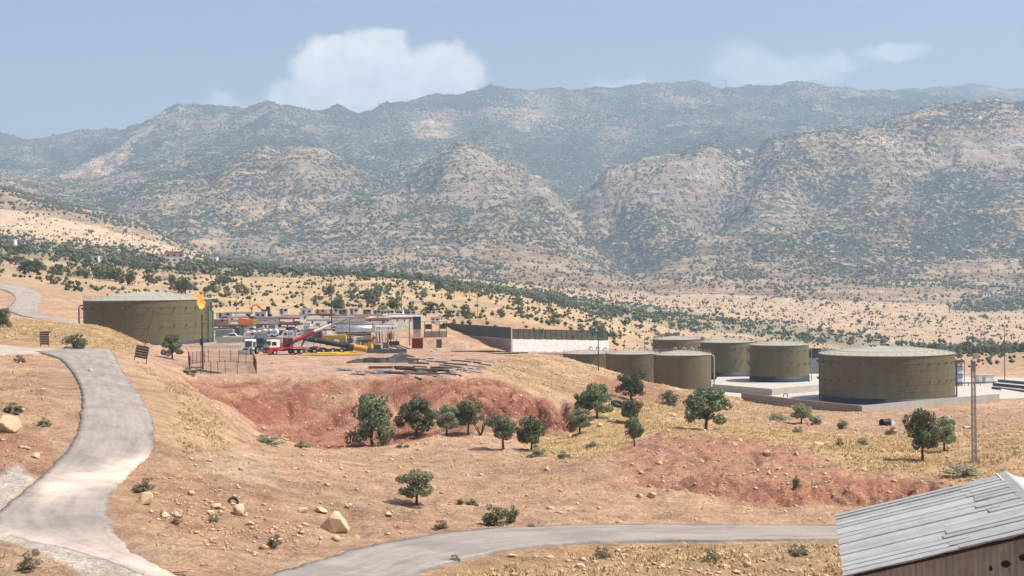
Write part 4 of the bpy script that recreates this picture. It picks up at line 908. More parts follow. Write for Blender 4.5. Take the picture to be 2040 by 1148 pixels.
for i in range(NPL):
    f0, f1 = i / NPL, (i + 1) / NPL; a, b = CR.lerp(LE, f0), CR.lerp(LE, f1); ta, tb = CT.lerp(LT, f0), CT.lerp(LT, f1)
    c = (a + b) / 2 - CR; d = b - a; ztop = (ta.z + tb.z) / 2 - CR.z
    MB().box((c.x, c.y, (ztop - 3) / 2 + rnd.uniform(-.02, .02)), (Vector((d.x, d.y)).length - .04, .3 + rnd.uniform(-.03, .03), ztop + 3), math.atan2(d.y, d.x)).build('panel', 'wallbrown', t)  # brown-grey panels carry this side's shade in their colour
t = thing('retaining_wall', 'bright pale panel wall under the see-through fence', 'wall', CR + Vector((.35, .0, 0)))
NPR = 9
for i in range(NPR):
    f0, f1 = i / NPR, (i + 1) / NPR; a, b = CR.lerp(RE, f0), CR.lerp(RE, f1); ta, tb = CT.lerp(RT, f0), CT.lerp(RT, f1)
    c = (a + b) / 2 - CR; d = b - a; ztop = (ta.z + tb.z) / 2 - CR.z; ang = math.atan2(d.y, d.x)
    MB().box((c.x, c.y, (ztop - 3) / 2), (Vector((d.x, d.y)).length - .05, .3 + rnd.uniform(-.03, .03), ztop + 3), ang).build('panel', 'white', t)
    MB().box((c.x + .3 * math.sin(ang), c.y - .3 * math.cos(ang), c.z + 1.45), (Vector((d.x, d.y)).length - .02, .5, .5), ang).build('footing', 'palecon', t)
def fence(base, A, B, n, h, label, netmat, postr):
    t = thing('fence', label, 'fence', A)
    for i in range(n + 1):
        p = A.lerp(B, i / n) - A; MB().tube([tuple(p + Vector((0, 0, -.3))), tuple(p + Vector((0, 0, h)))], postr, 6).build('post', 'darksteel', t)
        if i < n:
            q = A.lerp(B, (i + .5) / n) - A; d = B - A; MB().box((q.x, q.y, q.z + h / 2), (Vector((d.x, d.y)).length / n - .1, .03, h - .1), math.atan2(d.y, d.x)).build('mesh_panel', netmat, t)
    for hh in (0.08, h - .05): MB().tube([(0, 0, hh), tuple(B - A + Vector((0, 0, hh)))], .05, 6).build('rail', 'darksteel', t)
    return t
fence(None, CT + Vector((0, .1, 0)), LT, 14, 3.4, 'dark green netted fence on the shaded wall', 'net', .07)
fence(None, CT + Vector((.5, .3, 0)), RT, 18, 3.0, 'see-through wire fence on the bright pale wall', 'wire', .11)
# entrance kiosk with green screens left of the fence
e0 = at(833, 690, 350); e0.z = gz(e0.x, e0.y)
t = thing('gate_kiosk', 'green screened guard kiosk at the left end of the fence', 'kiosk', e0)
MB().box((-.2, 0, 1.0), (1.8, 1.8, 2.2)).build('wall', 'palecon', t); MB().box((-.2, -.05, 3.6), (1.85, 1.85, 3.0)).build('screen', 'net', t); MB().box((4.1, 1.5, 3.9), (6.6, 3.0, .18)).build('roof', 'palecon', t)
for x in (1.6, 3.4, 5.2, 7.0): MB().box((x, .2, 1.9), (.14, .14, 3.9)).build('post', 'darksteel', t)
for x in (2.5, 6.1): MB().box((x, .5, 2.6), (1.5, .1, 1.2)).build('screen', 'net', t)
MB().box((4.2, .6, .7), (5.6, .3, 1.5)).build('lower_wall', 'concrete', t)
# ------------------------------------------------------------------ shed with corrugated roof
def corrug(p0, ax, bx, nx, w, amp, nrm, seg=1, wave=0.15):
    """corrugated sheet: p0 corner, ax run of the ribs, bx across the ribs (vectors), nx ribs"""
    p0, ax, bx, nrm = map(Vector, (p0, ax, bx, nrm)); k = nx * 4
    V = []
    for j in range(seg + 1):
        for i in range(k + 1):
            h = (0, 1, 1, 0)[i % 4] * amp if i < k else 0
            V.append(p0 + ax * (j / seg) + bx * (i / k) + nrm * h)
    fs = [(j*(k+1) + i, j*(k+1) + i + 1, (j+1)*(k+1) + i + 1, (j+1)*(k+1) + i) for j in range(seg) for i in range(k)]
    return V, fs
def sheet_mat(name, col, var, streak, streakcol):
    m, nt, b = nodes_of(name); pos = objco(nt)
    mp = nt.nodes.new('ShaderNodeMapping'); mp.inputs['Rotation'].default_value = (0, 0, math.radians(-11.6)); nt.links.new(pos, mp.inputs['Vector'])
    mp2 = nt.nodes.new('ShaderNodeMapping'); mp2.inputs['Scale'].default_value = streak; nt.links.new(mp.outputs[0], mp2.inputs['Vector'])
    s = noise_node(nt, mp2.outputs[0], 1.0, 5, .65); n1 = noise_node(nt, pos, 1.3, 6, .65)
    oi = nt.nodes.new('ShaderNodeObjectInfo')
    f = maprange(nt, n1, .3, .7, 1 - var, 1 + var); fr = maprange(nt, oi.outputs['Random'], 0, 1, .84, 1.1)
    mu = nt.nodes.new('ShaderNodeMath'); mu.operation = 'MULTIPLY'; nt.links.new(f, mu.inputs[0]); nt.links.new(fr, mu.inputs[1])
    c = nt.nodes.new('ShaderNodeVectorMath'); c.operation = 'SCALE'; c.inputs[0].default_value = col; nt.links.new(mu.outputs[0], c.inputs['Scale'])
    o = mixc(nt, maprange(nt, s, .55, .68, 0, .45), c.outputs[0], streakcol)
    nt.links.new(o, b.inputs['Base Color']); b.inputs['Roughness'].default_value = .55; b.inputs['Metallic'].default_value = .15; b.inputs['Specular IOR Level'].default_value = .3
    return m
M['zinc'] = sheet_mat('weathered_zinc_sheet', (.43, .425, .41), .12, (.07, 9.0, 1), (.22, .21, .20))
M['zincrust'] = sheet_mat('brown_weathered_sheet', (.42, .36, .30), .2, (5, 5, .35), (.19, .15, .12))
M['zincpale'] = sheet_mat('sunlit_pale_sheet', (.74, .73, .70), .05, (1, 1, 1), (.6, .6, .6))
def shed():
    E1 = at(1700, 1143, 40); v2 = uv_of(1680, 1025); Y2 = E1.z / float(v2[1]); E2 = Vector((float(v2[0]) * Y2, Y2, E1.z))
    e = (E2 - E1); L = e.length; e.normalize(); p = Vector((e.y, -e.x, 0))
    ur, vr = map(float, uv_of(2003, 947)); s = (ur * E2.y - E2.x) / (p.x - ur * p.y); Yr = E2.y + s * p.y; h = vr * Yr - E1.z
    t = thing('shed', 'grey corrugated metal shed at the lower right corner', 'shed', Vector((E1.x, E1.y, gz(E1.x, E1.y))))
    o = t.location; A = E1 - o
    sl = p * s + Vector((0, 0, h)); nrm = (-(sl.cross(e))).normalized(); nrm = nrm if nrm.z > 0 else -nrm
    # the near slope: strips of sheets, eave to ridge, lapped
    n = 18; w = (L + .3) / n
    for i in range(n):
        lo = A - e * .15 + e * (w * i); cut = .5 + .14 * rnd.random() + (.22 if i > 6 else 0)
        for j, (f0, f1) in enumerate(((-.05, cut), (cut - .03, 1.0))):
            up_ = .035 + rnd.uniform(0, .05); q0 = lo - e * .05 + sl * f0 + nrm * (.012 * j + up_)
            V, fs = corrug(q0, sl * (f1 - f0), e * (w + .09) - nrm * (up_ - .004 * (i % 3)), 4, w, .03, nrm)
            sg = 6; wob = [rnd.uniform(-.02, .015) for _ in range(sg + 1)]; lipV = [q0 + sl * ((f1 - f0) * m_ / sg) + nrm * 0.0 for m_ in range(sg + 1)] + [q0 + sl * ((f1 - f0) * m_ / sg) - nrm * (up_ * .9 + wob[m_]) for m_ in range(sg + 1)]
            MB().add(V, fs).add(lipV, [(m_, m_ + 1, m_ + sg + 2, m_ + sg + 1) for m_ in range(sg)]).build('roof_sheet', 'zinc', t)
    # the far slope, paler sheets with its sunlit tone in their colour
    sr = p * s - Vector((0, 0, h)); n2 = (e.cross(sr)).normalized(); n2 = n2 if n2.z > 0 else -n2; top = A + sl
    for i in range(n):
        V, fs = corrug(top - e * .15 + e * (w * i) + n2 * (.01 * (i % 2)), sr * 1.05, e * (w + .04), 6, w, .028, n2); MB().add(V, fs).build('roof_sheet', 'zincpale', t)
    for i in range(5):
        a = top - e * .2 + e * (2.1 * i); b = a + e * 2.12
        MB().add([a - sl * .045 + nrm * .07, b - sl * .045 + nrm * .07, b + Vector((0, 0, .13)), a + Vector((0, 0, .13)), b + sr * .05 + n2 * .07, a + sr * .05 + n2 * .07], [(0, 1, 2, 3), (3, 2, 4, 5)]).build('ridge_cap', 'zinc', t)
    # a loose pale sheet lifted at the far end of the ridge
    a = top + e * (L - 1.6) + Vector((0, 0, .10)); MB().add([a - sl * .05, a + e * 1.9 - sl * .05, a + e * 1.9 + sr * .3 + Vector((0, 0, .04)), a + sr * .3 + Vector((0, 0, .02)), a - sl * .05 - nrm * .04, a + e * 1.9 - sl * .05 - nrm * .04], [(0, 1, 2, 3), (0, 4, 5, 1)]).build('loose_sheet', 'zincpale', t)
    # gable wall facing the camera and the eave wall
    W = 2 * s; m = 13; ww = W / m; zb = -2.5
    up = Vector((0, 0, 1))
    for i in range(m):
        a0, a1 = i / m * 2, (i + 1) / m * 2
        def roofz(f): return (h * f if f <= 1 else h * (2 - f)) - .005
        z = min(roofz(a0), roofz(a1)); base = A + p * (s * a0) - e * (.004 * (i % 2))
        V, fs = corrug(base + up * (zb - A.z), up * (A.z - zb + z), p * (ww + .02), 5, ww, .03, -e); sh = MB().add(V, fs).build('wall_sheet', 'zincrust', t)
        zz = max(roofz(a0), roofz(a1)) + .02
        MB().add([base + up * z - e * .01, base + p * ww + up * z - e * .01, (base + p * ww + up * roofz(a1)) - e * .01, (base + up * roofz(a0)) - e * .01], [(0, 1, 2, 3)]).build('wall_edge', 'zincrust', t)
    for i in range(11):
        base = A + e * (L * i / 11); V, fs = corrug(base + up * (zb - A.z), up * (A.z - zb - .1), e * (L / 11 + .02), 5, 1, .03, -p); MB().add(V, fs).build('wall_sheet', 'zincrust', t)
    for f in (0, 1):
        a = A + p * (s * f) + up * (h * f - .06) - e * .06; b = A + p * (s * (f + 1)) + up * (h * (1 - f) - .06) - e * .06
        MB().tube([a, b], .05, 4).build('verge_batten', 'brownwood', t)
    # dark plates with the shade of holes as their colour, low in the gable wall
    for fx, z0, sx, sz in ((.19, -.62, .10, .14), (.245, -.60, .2, .14), (.225, -.64, .14, .08), (.34, -.38, .05, .12), (.375, -.36, .14, .18), (.42, -.3, .16, .12)):
        c = A + p * (W * fx) + up * (z0 + h * 2 * fx - .35) - e * .034
        k = 9; V = [c + p * (sx * math.cos(q) * rnd.uniform(.6, 1.1)) + up * (sz * math.sin(q) * rnd.uniform(.5, 1.1)) for q in np.linspace(0, 2 * math.pi, k, endpoint=False)]
        MB().add(V, [tuple(range(k))]).build('hole_plate', 'charcoal', t)
    for f in (0, .5, 1.0, 1.5, 2):
        q = A + p * (s * f) + e * .1; MB().box((q.x, q.y, (zb + q.z + (h * f if f <= 1 else h * (2 - f))) / 2 - .2), (.12, .12, abs(q.z - zb))).build('post', 'wood', t)
shed()

# ------------------------------------------------------------------ gas flare, its fence, flame and smoke
fb = hit(404, 738, 200)
t = thing('flare_stack', 'thin black flare stack inside the wire pen', 'flare stack', fb)
MB().tube([(0, 0, -.3), (0, 0, 5.4)], .16, 10).tube([(0, 0, 5.4), (.02, 0, 8.6)], .11, 10).build('pipe', 'darksteel', t)
MB().box((0, 0, .06), (1.6, 1.6, .2)).build('base', 'concrete', t); MB().box((-.2, 0, 4.6), (.35, .3, 1.0)).build('valve_box', 'darksteel', t)
MB().tube([(.02, 0, 8.5), (.02, 0, 9.0)], .17, 10).build('burner_tip', 'rust', t); MB().tube([(0, 0, .5), (-1.9, .3, .5), (-1.9, .3, -.2)], .08, 8).build('gas_pipe', 'darksteel', t)
def flame_mat():
    m, nt, b = nodes_of('burning_gas'); nt.nodes.remove(b); pos = objco(nt)
    n = noise_node(nt, pos, 1.6, 4, .6)
    tc = nt.nodes.new('ShaderNodeTexCoord'); sp = nt.nodes.new('ShaderNodeSeparateXYZ'); nt.links.new(tc.outputs['Generated'], sp.inputs[0])
    ad = nt.nodes.new('ShaderNodeMath'); ad.operation = 'MULTIPLY_ADD'; ad.inputs[1].default_value = .9; nt.links.new(n, ad.inputs[0]); nt.links.new(maprange(nt, sp.outputs['Z'], 0, 1, .25, -.2), ad.inputs[2])
    cr = nt.nodes.new('ShaderNodeValToRGB'); E = cr.color_ramp.elements; E[0].position = .25; E[0].color = (.85, .20, .02, 1); E[1].position = .62; E[1].color = (1.0, .56, .14, 1); e = E.new(.45); e.color = (1, .27, .03, 1)
    nt.links.new(ad.outputs[0], cr.inputs[0]); em = nt.nodes.new('ShaderNodeEmission'); em.inputs['Strength'].default_value = 1.15; nt.links.new(cr.outputs[0], em.inputs['Color'])
    tr = nt.nodes.new('ShaderNodeBsdfTransparent'); mx = nt.nodes.new('ShaderNodeMixShader'); nt.links.new(maprange(nt, n, .35, .6, .35, .95), mx.inputs[0]); nt.links.new(tr.outputs[0], mx.inputs[1]); nt.links.new(em.outputs[0], mx.inputs[2])
    nt.links.new(mx.outputs[0], nt.nodes['Material Output'].inputs['Surface']); return m
M['flame'] = flame_mat()
def flame():
    V = []; n = 22; prof = [(0.02, 0), (.35, .18), (.66, .55), (.80, 1.0), (.78, 1.5), (.62, 2.0), (.42, 2.4), (.18, 2.75), (.02, 2.95)]
    for i, (r, z) in enumerate(prof):
        for k in range(n):
            a = 2 * math.pi * k / n; j = 1 + .32 * math.sin(3 * a + z * 2.1) * .6 + .16 * math.sin(5 * a - z * 3)
            V.append((r * j * math.cos(a) - .18 * z * (z > 1.6) * (z - 1.6), r * j * math.sin(a) * .8, z + .12 * math.sin(4 * a + i)))
    fs = [(i*n + k, i*n + (k+1) % n, (i+1)*n + (k+1) % n, (i+1)*n + k) for i in range(len(prof) - 1) for k in range(n)]
    o = thing('gas_flame', 'bright orange flame burning above the flare stack', 'flame', at(401, 616, fb.y)); o.scale = (.74, .74, .8)
    MB().add(V, fs, True).build('flame_body', 'flame', o)
    for k in range(7):
        a = k * .9; r = .45 + .2 * math.sin(k * 2.1); z = .5 + .33 * k; q = rnd.uniform(-.5, .2)
        MB().tube([(r * math.cos(a) * .7, r * math.sin(a) * .5, z), (r * math.cos(a) * 1.2 + q * .3, r * math.sin(a) * .7, z + .4), (r * math.cos(a) * 1.3 + q, r * math.sin(a) * .8, z + .8), (r * math.cos(a) * 1.1 + q * 1.6, r * math.sin(a) * .8, z + 1.15)], [.26, .2, .1, .01], 8).build('flame_tongue', 'flame', o)
    mb = MB(); mb.tube([(-.1, 0, 2.3), (-.7, 0, 2.55), (-1.2, .1, 2.5), (-1.7, 0, 2.62)], [.34, .26, .15, .03], 10); mb.build('flame_tongue', 'flame', o)
flame()
def smoke():
    m = bpy.data.materials.new('thin_smoke'); m.use_nodes = True; nt = m.node_tree; nt.nodes.clear()
    o_ = nt.nodes.new('ShaderNodeOutputMaterial'); p = nt.nodes.new('ShaderNodeVolumePrincipled'); p.inputs['Color'].default_value = (.12, .11, .11, 1)
    g = nt.nodes.new('ShaderNodeNewGeometry'); n = noise_node(nt, g.outputs['Position'], .55, 5, .6)
    tc = nt.nodes.new('ShaderNodeTexCoord'); s = nt.nodes.new('ShaderNodeVectorMath'); s.operation = 'SUBTRACT'; s.inputs[1].default_value = (.5, .5, .5); nt.links.new(tc.outputs['Generated'], s.inputs[0])
    le = nt.nodes.new('ShaderNodeVectorMath'); le.operation = 'LENGTH'; nt.links.new(s.outputs[0], le.inputs[0])
    fall = maprange(nt, le.outputs['Value'], .15, .48, 1, 0); d = maprange(nt, n, .50, .70, 0, .42)
    mu = nt.nodes.new('ShaderNodeMath'); mu.operation = 'MULTIPLY'; nt.links.new(fall, mu.inputs[0]); nt.links.new(d, mu.inputs[1]); nt.links.new(mu.outputs[0], p.inputs['Density']); nt.links.new(p.outputs[0], o_.inputs['Volume'])
    M['smoke'] = m
    c = at(352, 556, fb.y + 4); mb = MB().lathe([(0.01, -3.2), (3.0, -2.0), (4.2, 0), (3.0, 2.0), (.01, 3.2)], 16)
    mb.v = [(x * 1.5, y * .6, z + x * -.25) for x, y, z in mb.v]
    o = mb.build('smoke', 'smoke', None, c); tag(o, 'thin dark smoke drifting away from the flame', kind='stuff')
smoke()
def pen():
    P = [hit(379, 742, 200), hit(420, 747, 200), hit(449, 744, 200), hit(473, 745, 200), hit(511, 746, 200), hit(505, 728, 200), hit(460, 722, 200), hit(415, 722, 200), hit(376, 726, 200)]
    t = thing('wire_pen', 'rusty wire fence penned around the flare stack', 'fence', P[0])
    pts = []
    for a, b in zip(P, P[1:] + P[:1]):
        k = max(1, round((b - a).length / 2.4)); pts += [a.lerp(b, i / k) for i in range(k)]
    for p in pts:
        z = gz(p.x, p.y) - P[0].z; q = p - P[0]; MB().tube([(q.x, q.y, z - .3), (q.x + rnd.uniform(-.08, .08), q.y, z + 2.2 + rnd.uniform(-.15, .2))], .055, 6).build('post', 'rust', t)
    for a, b in zip(pts, pts[1:] + pts[:1]):
        a_, b_ = a - P[0], b - P[0]; za, zb = gz(a.x, a.y) - P[0].z, gz(b.x, b.y) - P[0].z
        MB().add([(a_.x, a_.y, za + .1), (b_.x, b_.y, zb + .1), (b_.x, b_.y, zb + 2.05), (a_.x, a_.y, za + 2.05)], [(0, 1, 2, 3)]).build('wire_mesh', 'penwire', t)
pen()
c = hit(415, 741, 200); mb = MB(); k = 22; mb.add([(2.6 * math.cos(q) * rnd.uniform(.7, 1.1), 1.6 * math.sin(q) * rnd.uniform(.7, 1.1), .06 + gz(c.x + 2.6 * math.cos(q), c.y + 1.6 * math.sin(q)) - c.z) for q in np.linspace(0, 2*math.pi, k, endpoint=False)], [tuple(range(k))]); tag(mb.build('burnt_ground', 'charcoal', None, c), kind='structure')

# ------------------------------------------------------------------ slatted boards by the road and leaning pole
def board(p, w, h, leg, lean, rz, label, ns):
    t = thing('slatted_board', label, 'board', p, rz); t.rotation_euler = (0, lean, rz)
    for s in (-1, 1): MB().box((s * (w / 2 - .04), 0, (h + leg) / 2 - .2), (.09, .09, h + leg + .4)).build('post', 'brownwood', t)
    k = ns * 2 - 1; hh = h / k
    for i in range(k):
        dark = i % 2 == 0; MB().box((0, -.07 if dark else -.05, leg + hh * (i + .5)), (w, .05, hh * (1.25 if dark else .70))).build('slat', 'brownwood' if dark else 'palecon', t)
board(hit(89, 691, 195), 1.35, 1.95, .35, 0, .1, 'upright brown and white slatted board across the road by a dead branch', 6)
board(hit(279, 723, 190), 1.95, 1.75, .75, ANG(11), -.1, 'leaning brown and white slatted board on the roadside verge', 5)
p = hit(287, 691, 230)
t = thing('leaning_pole', 'thin dark pole leaning in front of the huge olive tank', 'pole', p); MB().tube([(0, 0, -.4), (1.9, 0, 6.9)], [.09, .07], 8).build('shaft', 'polewood', t); MB().box((1.7, 0, 6.4), (.5, .12, .12)).build('crossarm', 'polewood', t)

# ------------------------------------------------------------------ lattice mast and utility poles
def mast(p, H, w0, w1, label, name='lattice_mast', head=True, mat='steel', r=.03):
    t = thing(name, label, 'mast', p)
    cs = [(-1, -1), (1, -1), (1, 1), (-1, 1)]
    for sx, sy in cs: MB().tube([(sx * w0, sy * w0, -.4), (sx * w1, sy * w1, H)], r, 5).build('leg', mat, t)
    n = int(H / (w0 * 3.2)) ; br = MB()
    for i in range(n):
        f0, f1 = i / n, (i + 1) / n; a, b = w0 + (w1 - w0) * f0, w0 + (w1 - w0) * f1
        for k in range(4):
            (x0, y0), (x1, y1) = cs[k], cs[(k + 1) % 4]
            br.tube([(x0*a, y0*a, H*f0), (x1*b, y1*b, H*f1)], r * .6, 4).tube([(x1*a, y1*a, H*f0), (x0*b, y0*b, H*f1)], r * .6, 4).tube([(x0*b, y0*b, H*f1), (x1*b, y1*b, H*f1)], r * .6, 4)
    br.build('bracing', mat, t)
    if head:
        MB().box((0, 0, H + .1), (w1 * 2.6, w1 * 2.2, 1.0)).build('head_box', 'steel', t); MB().tube([(0, 0, H + .7), (0, 0, H + 3.2)], .03, 5).build('antenna', 'darksteel', t)
        MB().box((.2, -.2, H + 1.1), (.5, .4, .5)).build('lamp', 'palewood', t)
    return t
mast(hit(1941, 919, 140), 9.2, .19, .15, 'tall grey lattice mast standing in front of the tank pad')
def pole(px, py0, py1, Y=None, label='', arms=1, r=.12, mat='polewood', ymin=200):
    b = hit(px, py1, ymin) if Y is None else at(px, py1, Y)
    if Y is not None: b.z = gz(b.x, b.y)
    _, v = uv_of(px, py0); top = float(v) * b.y; h = top - b.z
    t = thing('utility_pole', label, 'pole', b, 0, 'utility poles')
    MB().tube([(0, 0, -.5), (0, 0, h)], [r, r * .7], 8).build('shaft', mat, t)
    for k in range(arms):
        a = MB().box((0, 0, h - .5 - k * 1.0), (2.0, .12, .12)).build('crossarm', mat, t)
        for x in (-.9, 0, .9): MB().tube([(x, 0, h - .45 - k), (x, 0, h - .15 - k)], .06, 6).build('insulator', 'white', a)
pole(661, 551, 650, 372, 'tallest dark pole rising from the crowded yard', 0, .16)
pole(471, 588, 630, 462, 'pole behind the orange machine', 1); pole(498, 588, 622, 500, 'pole beside the orange excavator arm', 1)
pole(604, 575, 622, 485, 'pole at the back of the yard, over the cabins', 1); pole(740, 576, 622, 485, 'slim pole behind the white cabins, right of the tallest pole', 1); pole(800, 574, 620, 500, 'pole behind the last white cabins', 1)
pole(697, 636, 672, 330, 'short dark pole in front of the silver tanker', 0, .1); pole(816, 631, 688, 330, 'dark pole beside the red container', 0, .12, 'darksteel')
pole(849, 603, 634, 470, 'twin-arm pole behind the guard kiosk', 2); pole(1192, 654, 704, 316, 'thin pole at the end of the pale wall', 0, .12, 'darksteel')
pole(905, 570, 600, 700, 'small pole on the dry hill above the green fence', 1); pole(635, 585, 612, 560, 'faint pole on the dry slope above the cabins', 1, .1); pole(952, 590, 640, 520, 'pale pole behind the green fence', 1, .1)
pole(1333, 635, 690, 640, 'lone pole above the rearmost tank', 0, .12); pole(2002, 651, 762, 372, 'tall thin pole past the drum tower', 0, .13); pole(1284, 668, 692, 520, 'short dark pole behind the sunken tanks', 0, .12)
mast(Vector((float(uv_of(1097, 700)[0]) * 540, 540, gz(float(uv_of(1097, 700)[0]) * 540, 540))), 15.0, 1.0, .3, 'lattice pylon behind the see-through fence', 'lattice_pylon', False, 'darksteel', .07)
pk = at(1446, 175, 6480); pk.z = gz(pk.x, pk.y); mast(pk, 46, 1.6, .9, 'tiny lattice antenna on the skyline ridge', 'antenna_mast', False, 'darksteel', .5)

# ------------------------------------------------------------------ vehicles on the pad
def wheel(t, x, y, r=.5, w=.32):
    q = thing('wheel', None, None, (x, y, r)); q.parent = t
    MB().tube([(0, -w/2, 0), (0, w/2, 0)], r, 18).build('tyre', 'black', q); MB().tube([(0, -w/2 - .02, 0), (0, w/2 + .02, 0)], r * .52, 12).build('rim', 'silver', q)
def cab_truck(p, rz, label, upper, lower, H=3.05, fairing=False, bed=True, bedmat='red'):
    t = thing('truck', label, 'truck', p, rz, 'trucks on the pad'); W = 1.22
    MB().prism([(2.15, 1.55), (2.1, 1.75), (1.72, H - .12), (1.5, H), (-.1, H), (-.1, 1.55)], -W, W).build('cab', upper, t)
    MB().prism([(2.25, .55), (2.3, 1.1), (2.16, 1.55), (-.1, 1.55), (-.1, .75), (.5, .75), (.75, 1.12), (1.25, 1.12), (1.5, .75), (1.6, .5)], -W - .02, W + .02).build('cab_lower', lower, t)
    s = .42 / 1.25
    MB().add([(2.125 + .02, -1.05, 1.85), (2.125 + .02, 1.05, 1.85), (1.79 + .02, 1.0, H - .25), (1.79 + .02, -1.0, H - .25)], [(0, 1, 2, 3)]).build('windscreen', 'glass', t)
    for sy in (-1, 1):
        MB().box((1.15, sy * (W + .012), 2.25), (.95, .02, .75)).build('side_window', 'glass', t); MB().box((2.32, sy * .85, .85), (.06, .36, .22)).build('headlight', 'white', t)
        MB().box((2.05, sy * (W + .22), 2.25), (.12, .2, .6)).build('mirror', 'black', t)
    MB().box((2.3, 0, .55), (.3, 2.5, .38)).build('bumper', lower, t); MB().box((2.29, 0, 1.25), (.06, 1.7, .3)).build('grille', 'darksteel', t)
    MB().box((-2.6, 0, .85), (6.8, .9, .3)).build('chassis', 'rust', t)
    if fairing: MB().prism([(1.3, H + .01), (.3, H + .8), (-.1, H + .85), (-.1, H + .01)], -1.1, 1.1).build('roof_fairing', upper, t)
    for x in (1.0, -3.4, -4.7):
        for sy in (-1, 1): wheel(t, x, sy * 1.05)
    if bed: MB().box((-3.1, 0, 1.25), (5.6, 2.4, .16)).build('flatbed', bedmat, t); MB().box((-.55, 0, 1.8), (.5, 2.2, 1.2)).build('bulkhead', bedmat, t)
    return t
def local(t, p): return t.matrix_world.inverted() @ Vector(p)
bpy.context.view_layer.update()
p = hit(552, 707, 240); rz = math.radians(-146)
ct = cab_truck(p, rz, 'white and red crane truck with raised boom', 'white', 'red', 2.95)
R = Matrix.Translation(p) @ Matrix.Rotation(rz, 4, 'Z')
def wl(px, py, dy): return R.inverted() @ at(px, py, p.y + dy)
MB().tube([wl(583, 682, 3), wl(626, 661, 3.6)], .42, 6, smooth=False).build('boom', 'red', ct)
b2 = MB().tube([wl(622, 662, 3.6), wl(660, 647, 4)], .34, 6, smooth=False).build('boom_extension', 'white', ct); MB().tube([wl(660, 648, 4), wl(692, 635, 4.4)], .24, 6, smooth=False).build('boom_tip', 'steel', b2)
MB().tube([wl(600, 690, 3), wl(612, 670, 3.4)], .16, 8).build('lift_ram', 'darksteel', ct); MB().box(tuple(wl(574, 685, 3)), (1.5, 1.6, 2.4)).build('crane_cab', 'darkred', ct); MB().box(tuple(wl(577, 680, 1.8)), (1.0, .9, 1.0)).build('crane_window', 'glass', ct)
p2 = hit(522, 701, 255)
gt = cab_truck(p2, math.radians(-100), 'tall dark grey tractor truck behind the loader', 'grey', 'grey', 3.1, True, False)
# backhoe loader
p3 = hit(499, 706, 240)
t = thing('backhoe_loader', 'backhoe loader with green tinted cab facing out', 'loader', p3, math.radians(-105))
MB().prism([(-.9, 1.0), (.9, 1.0), (.75, 2.7), (.4, 2.95), (-.8, 2.95), (-.95, 1.0)], -.85, .85).build('cab', 'white', t)
MB().add([(.93, -.7, 1.3), (.93, .7, 1.3), (.8, .65, 2.6), (.8, -.65, 2.6)], [(0, 1, 2, 3)]).build('windscreen', 'greenglass', t)
for sy in (-1, 1): MB().box((0, sy * .87, 1.95), (1.3, .03, 1.1)).build('side_window', 'greenglass', t)
MB().prism([(.8, .6), (2.3, .6), (2.35, 1.25), (.9, 1.5)], -.5, .5).build('bonnet', 'grey', t)
for x, r in ((1.75, .5), (-.7, .75)):
    for sy in (-1, 1): wheel(t, x, sy * 1.0, r, .4)
MB().prism([(2.6, .15), (3.4, .12), (3.0, .95), (2.7, .95)], -1.1, 1.1).build('bucket', 'steel', t)
for sy in (-1, 1): MB().tube([(.7, sy * .75, 1.5), (1.9, sy * .75, 1.4), (2.7, sy * .75, .6)], .1, 6).build('loader_arm', 'steel', t)
MB().tube([(-1.2, .2, .8), (-1.9, .2, 3.3), (-2.5, .2, 3.7)], .18, 6).tube([(-2.5, .2, 3.7), (-2.3, .2, 1.9)], .13, 6).build('backhoe_arm', 'darksteel', t)
# drilling rig laid down on its trailer
def P_(px, py, dy=0, Y=283): return at(px, py, Y + dy)
b0 = hit(650, 704, 240)
t = thing('drilling_rig', 'dark drilling rig lowered on a trailer, mast ending in an amber collar', 'rig', b0)
def rel(px, py, dy=0): return P_(px, py, dy, b0.y) - b0
MB().tube([rel(603, 673, 2), rel(706, 692, 0)], .55, 14).build('mast', 'darksteel', t); MB().tube([rel(706, 692, 0), rel(731, 696, -.4)], .62, 14).build('mast_collar', 'amber', t)
for k in range(7): MB().tube([rel(612 + 13 * k, 670 + 2.4 * k, 1.6), rel(612 + 13 * k, 690, 1)], .08, 6).build('strut', 'steel', t)
MB().box(tuple(rel(655, 698, 1)), (9.0, 2.2, .5)).build('trailer_frame', 'rust', t)
for k in range(4): wheel(t, rel(628 + 18 * k, 700).x, -.9, .55, .4)
MB().box(tuple(rel(626, 664, 3)), (2.9, 2.2, 1.9)).build('cabin', 'sheetgrey', t); MB().box(tuple(rel(639, 662, 2)), (.5, 1.6, 2.4)).build('cabin_frame', 'rust', t)
MB().box(tuple(rel(664, 672, 5)), (5.4, 2.0, .9)).build('pump_skid', 'yellow', t); MB().tube([rel(690, 660, .5), rel(697, 694, -.6)], .1, 6).build('hoist_post', 'darksteel', t)
MB().tube([rel(640, 668, 2.2), rel(790, 693, -1)], .05, 5).build('cable', 'darksteel', t)
for k in range(16): MB().box(tuple(rel(rnd.uniform(600, 700), rnd.uniform(692, 702), rnd.uniform(-.5, 2))), (rnd.uniform(.4, 1.4), .6, rnd.uniform(.3, .9)), rnd.uniform(-.3, .3)).build('machinery', rnd.choice(['darksteel', 'rust', 'steel', 'darksteel', 'red']), t)
for k in range(6): MB().tube([rel(606 + 17 * k, 668.5 + 3.1 * k, 1.6), rel(614 + 17 * k, 676 + 3.1 * k, .8)], .09, 5).build('lacing', 'steel', t)
c = P_(770, 700, 0, b0.y); c.z = gz(c.x, c.y)
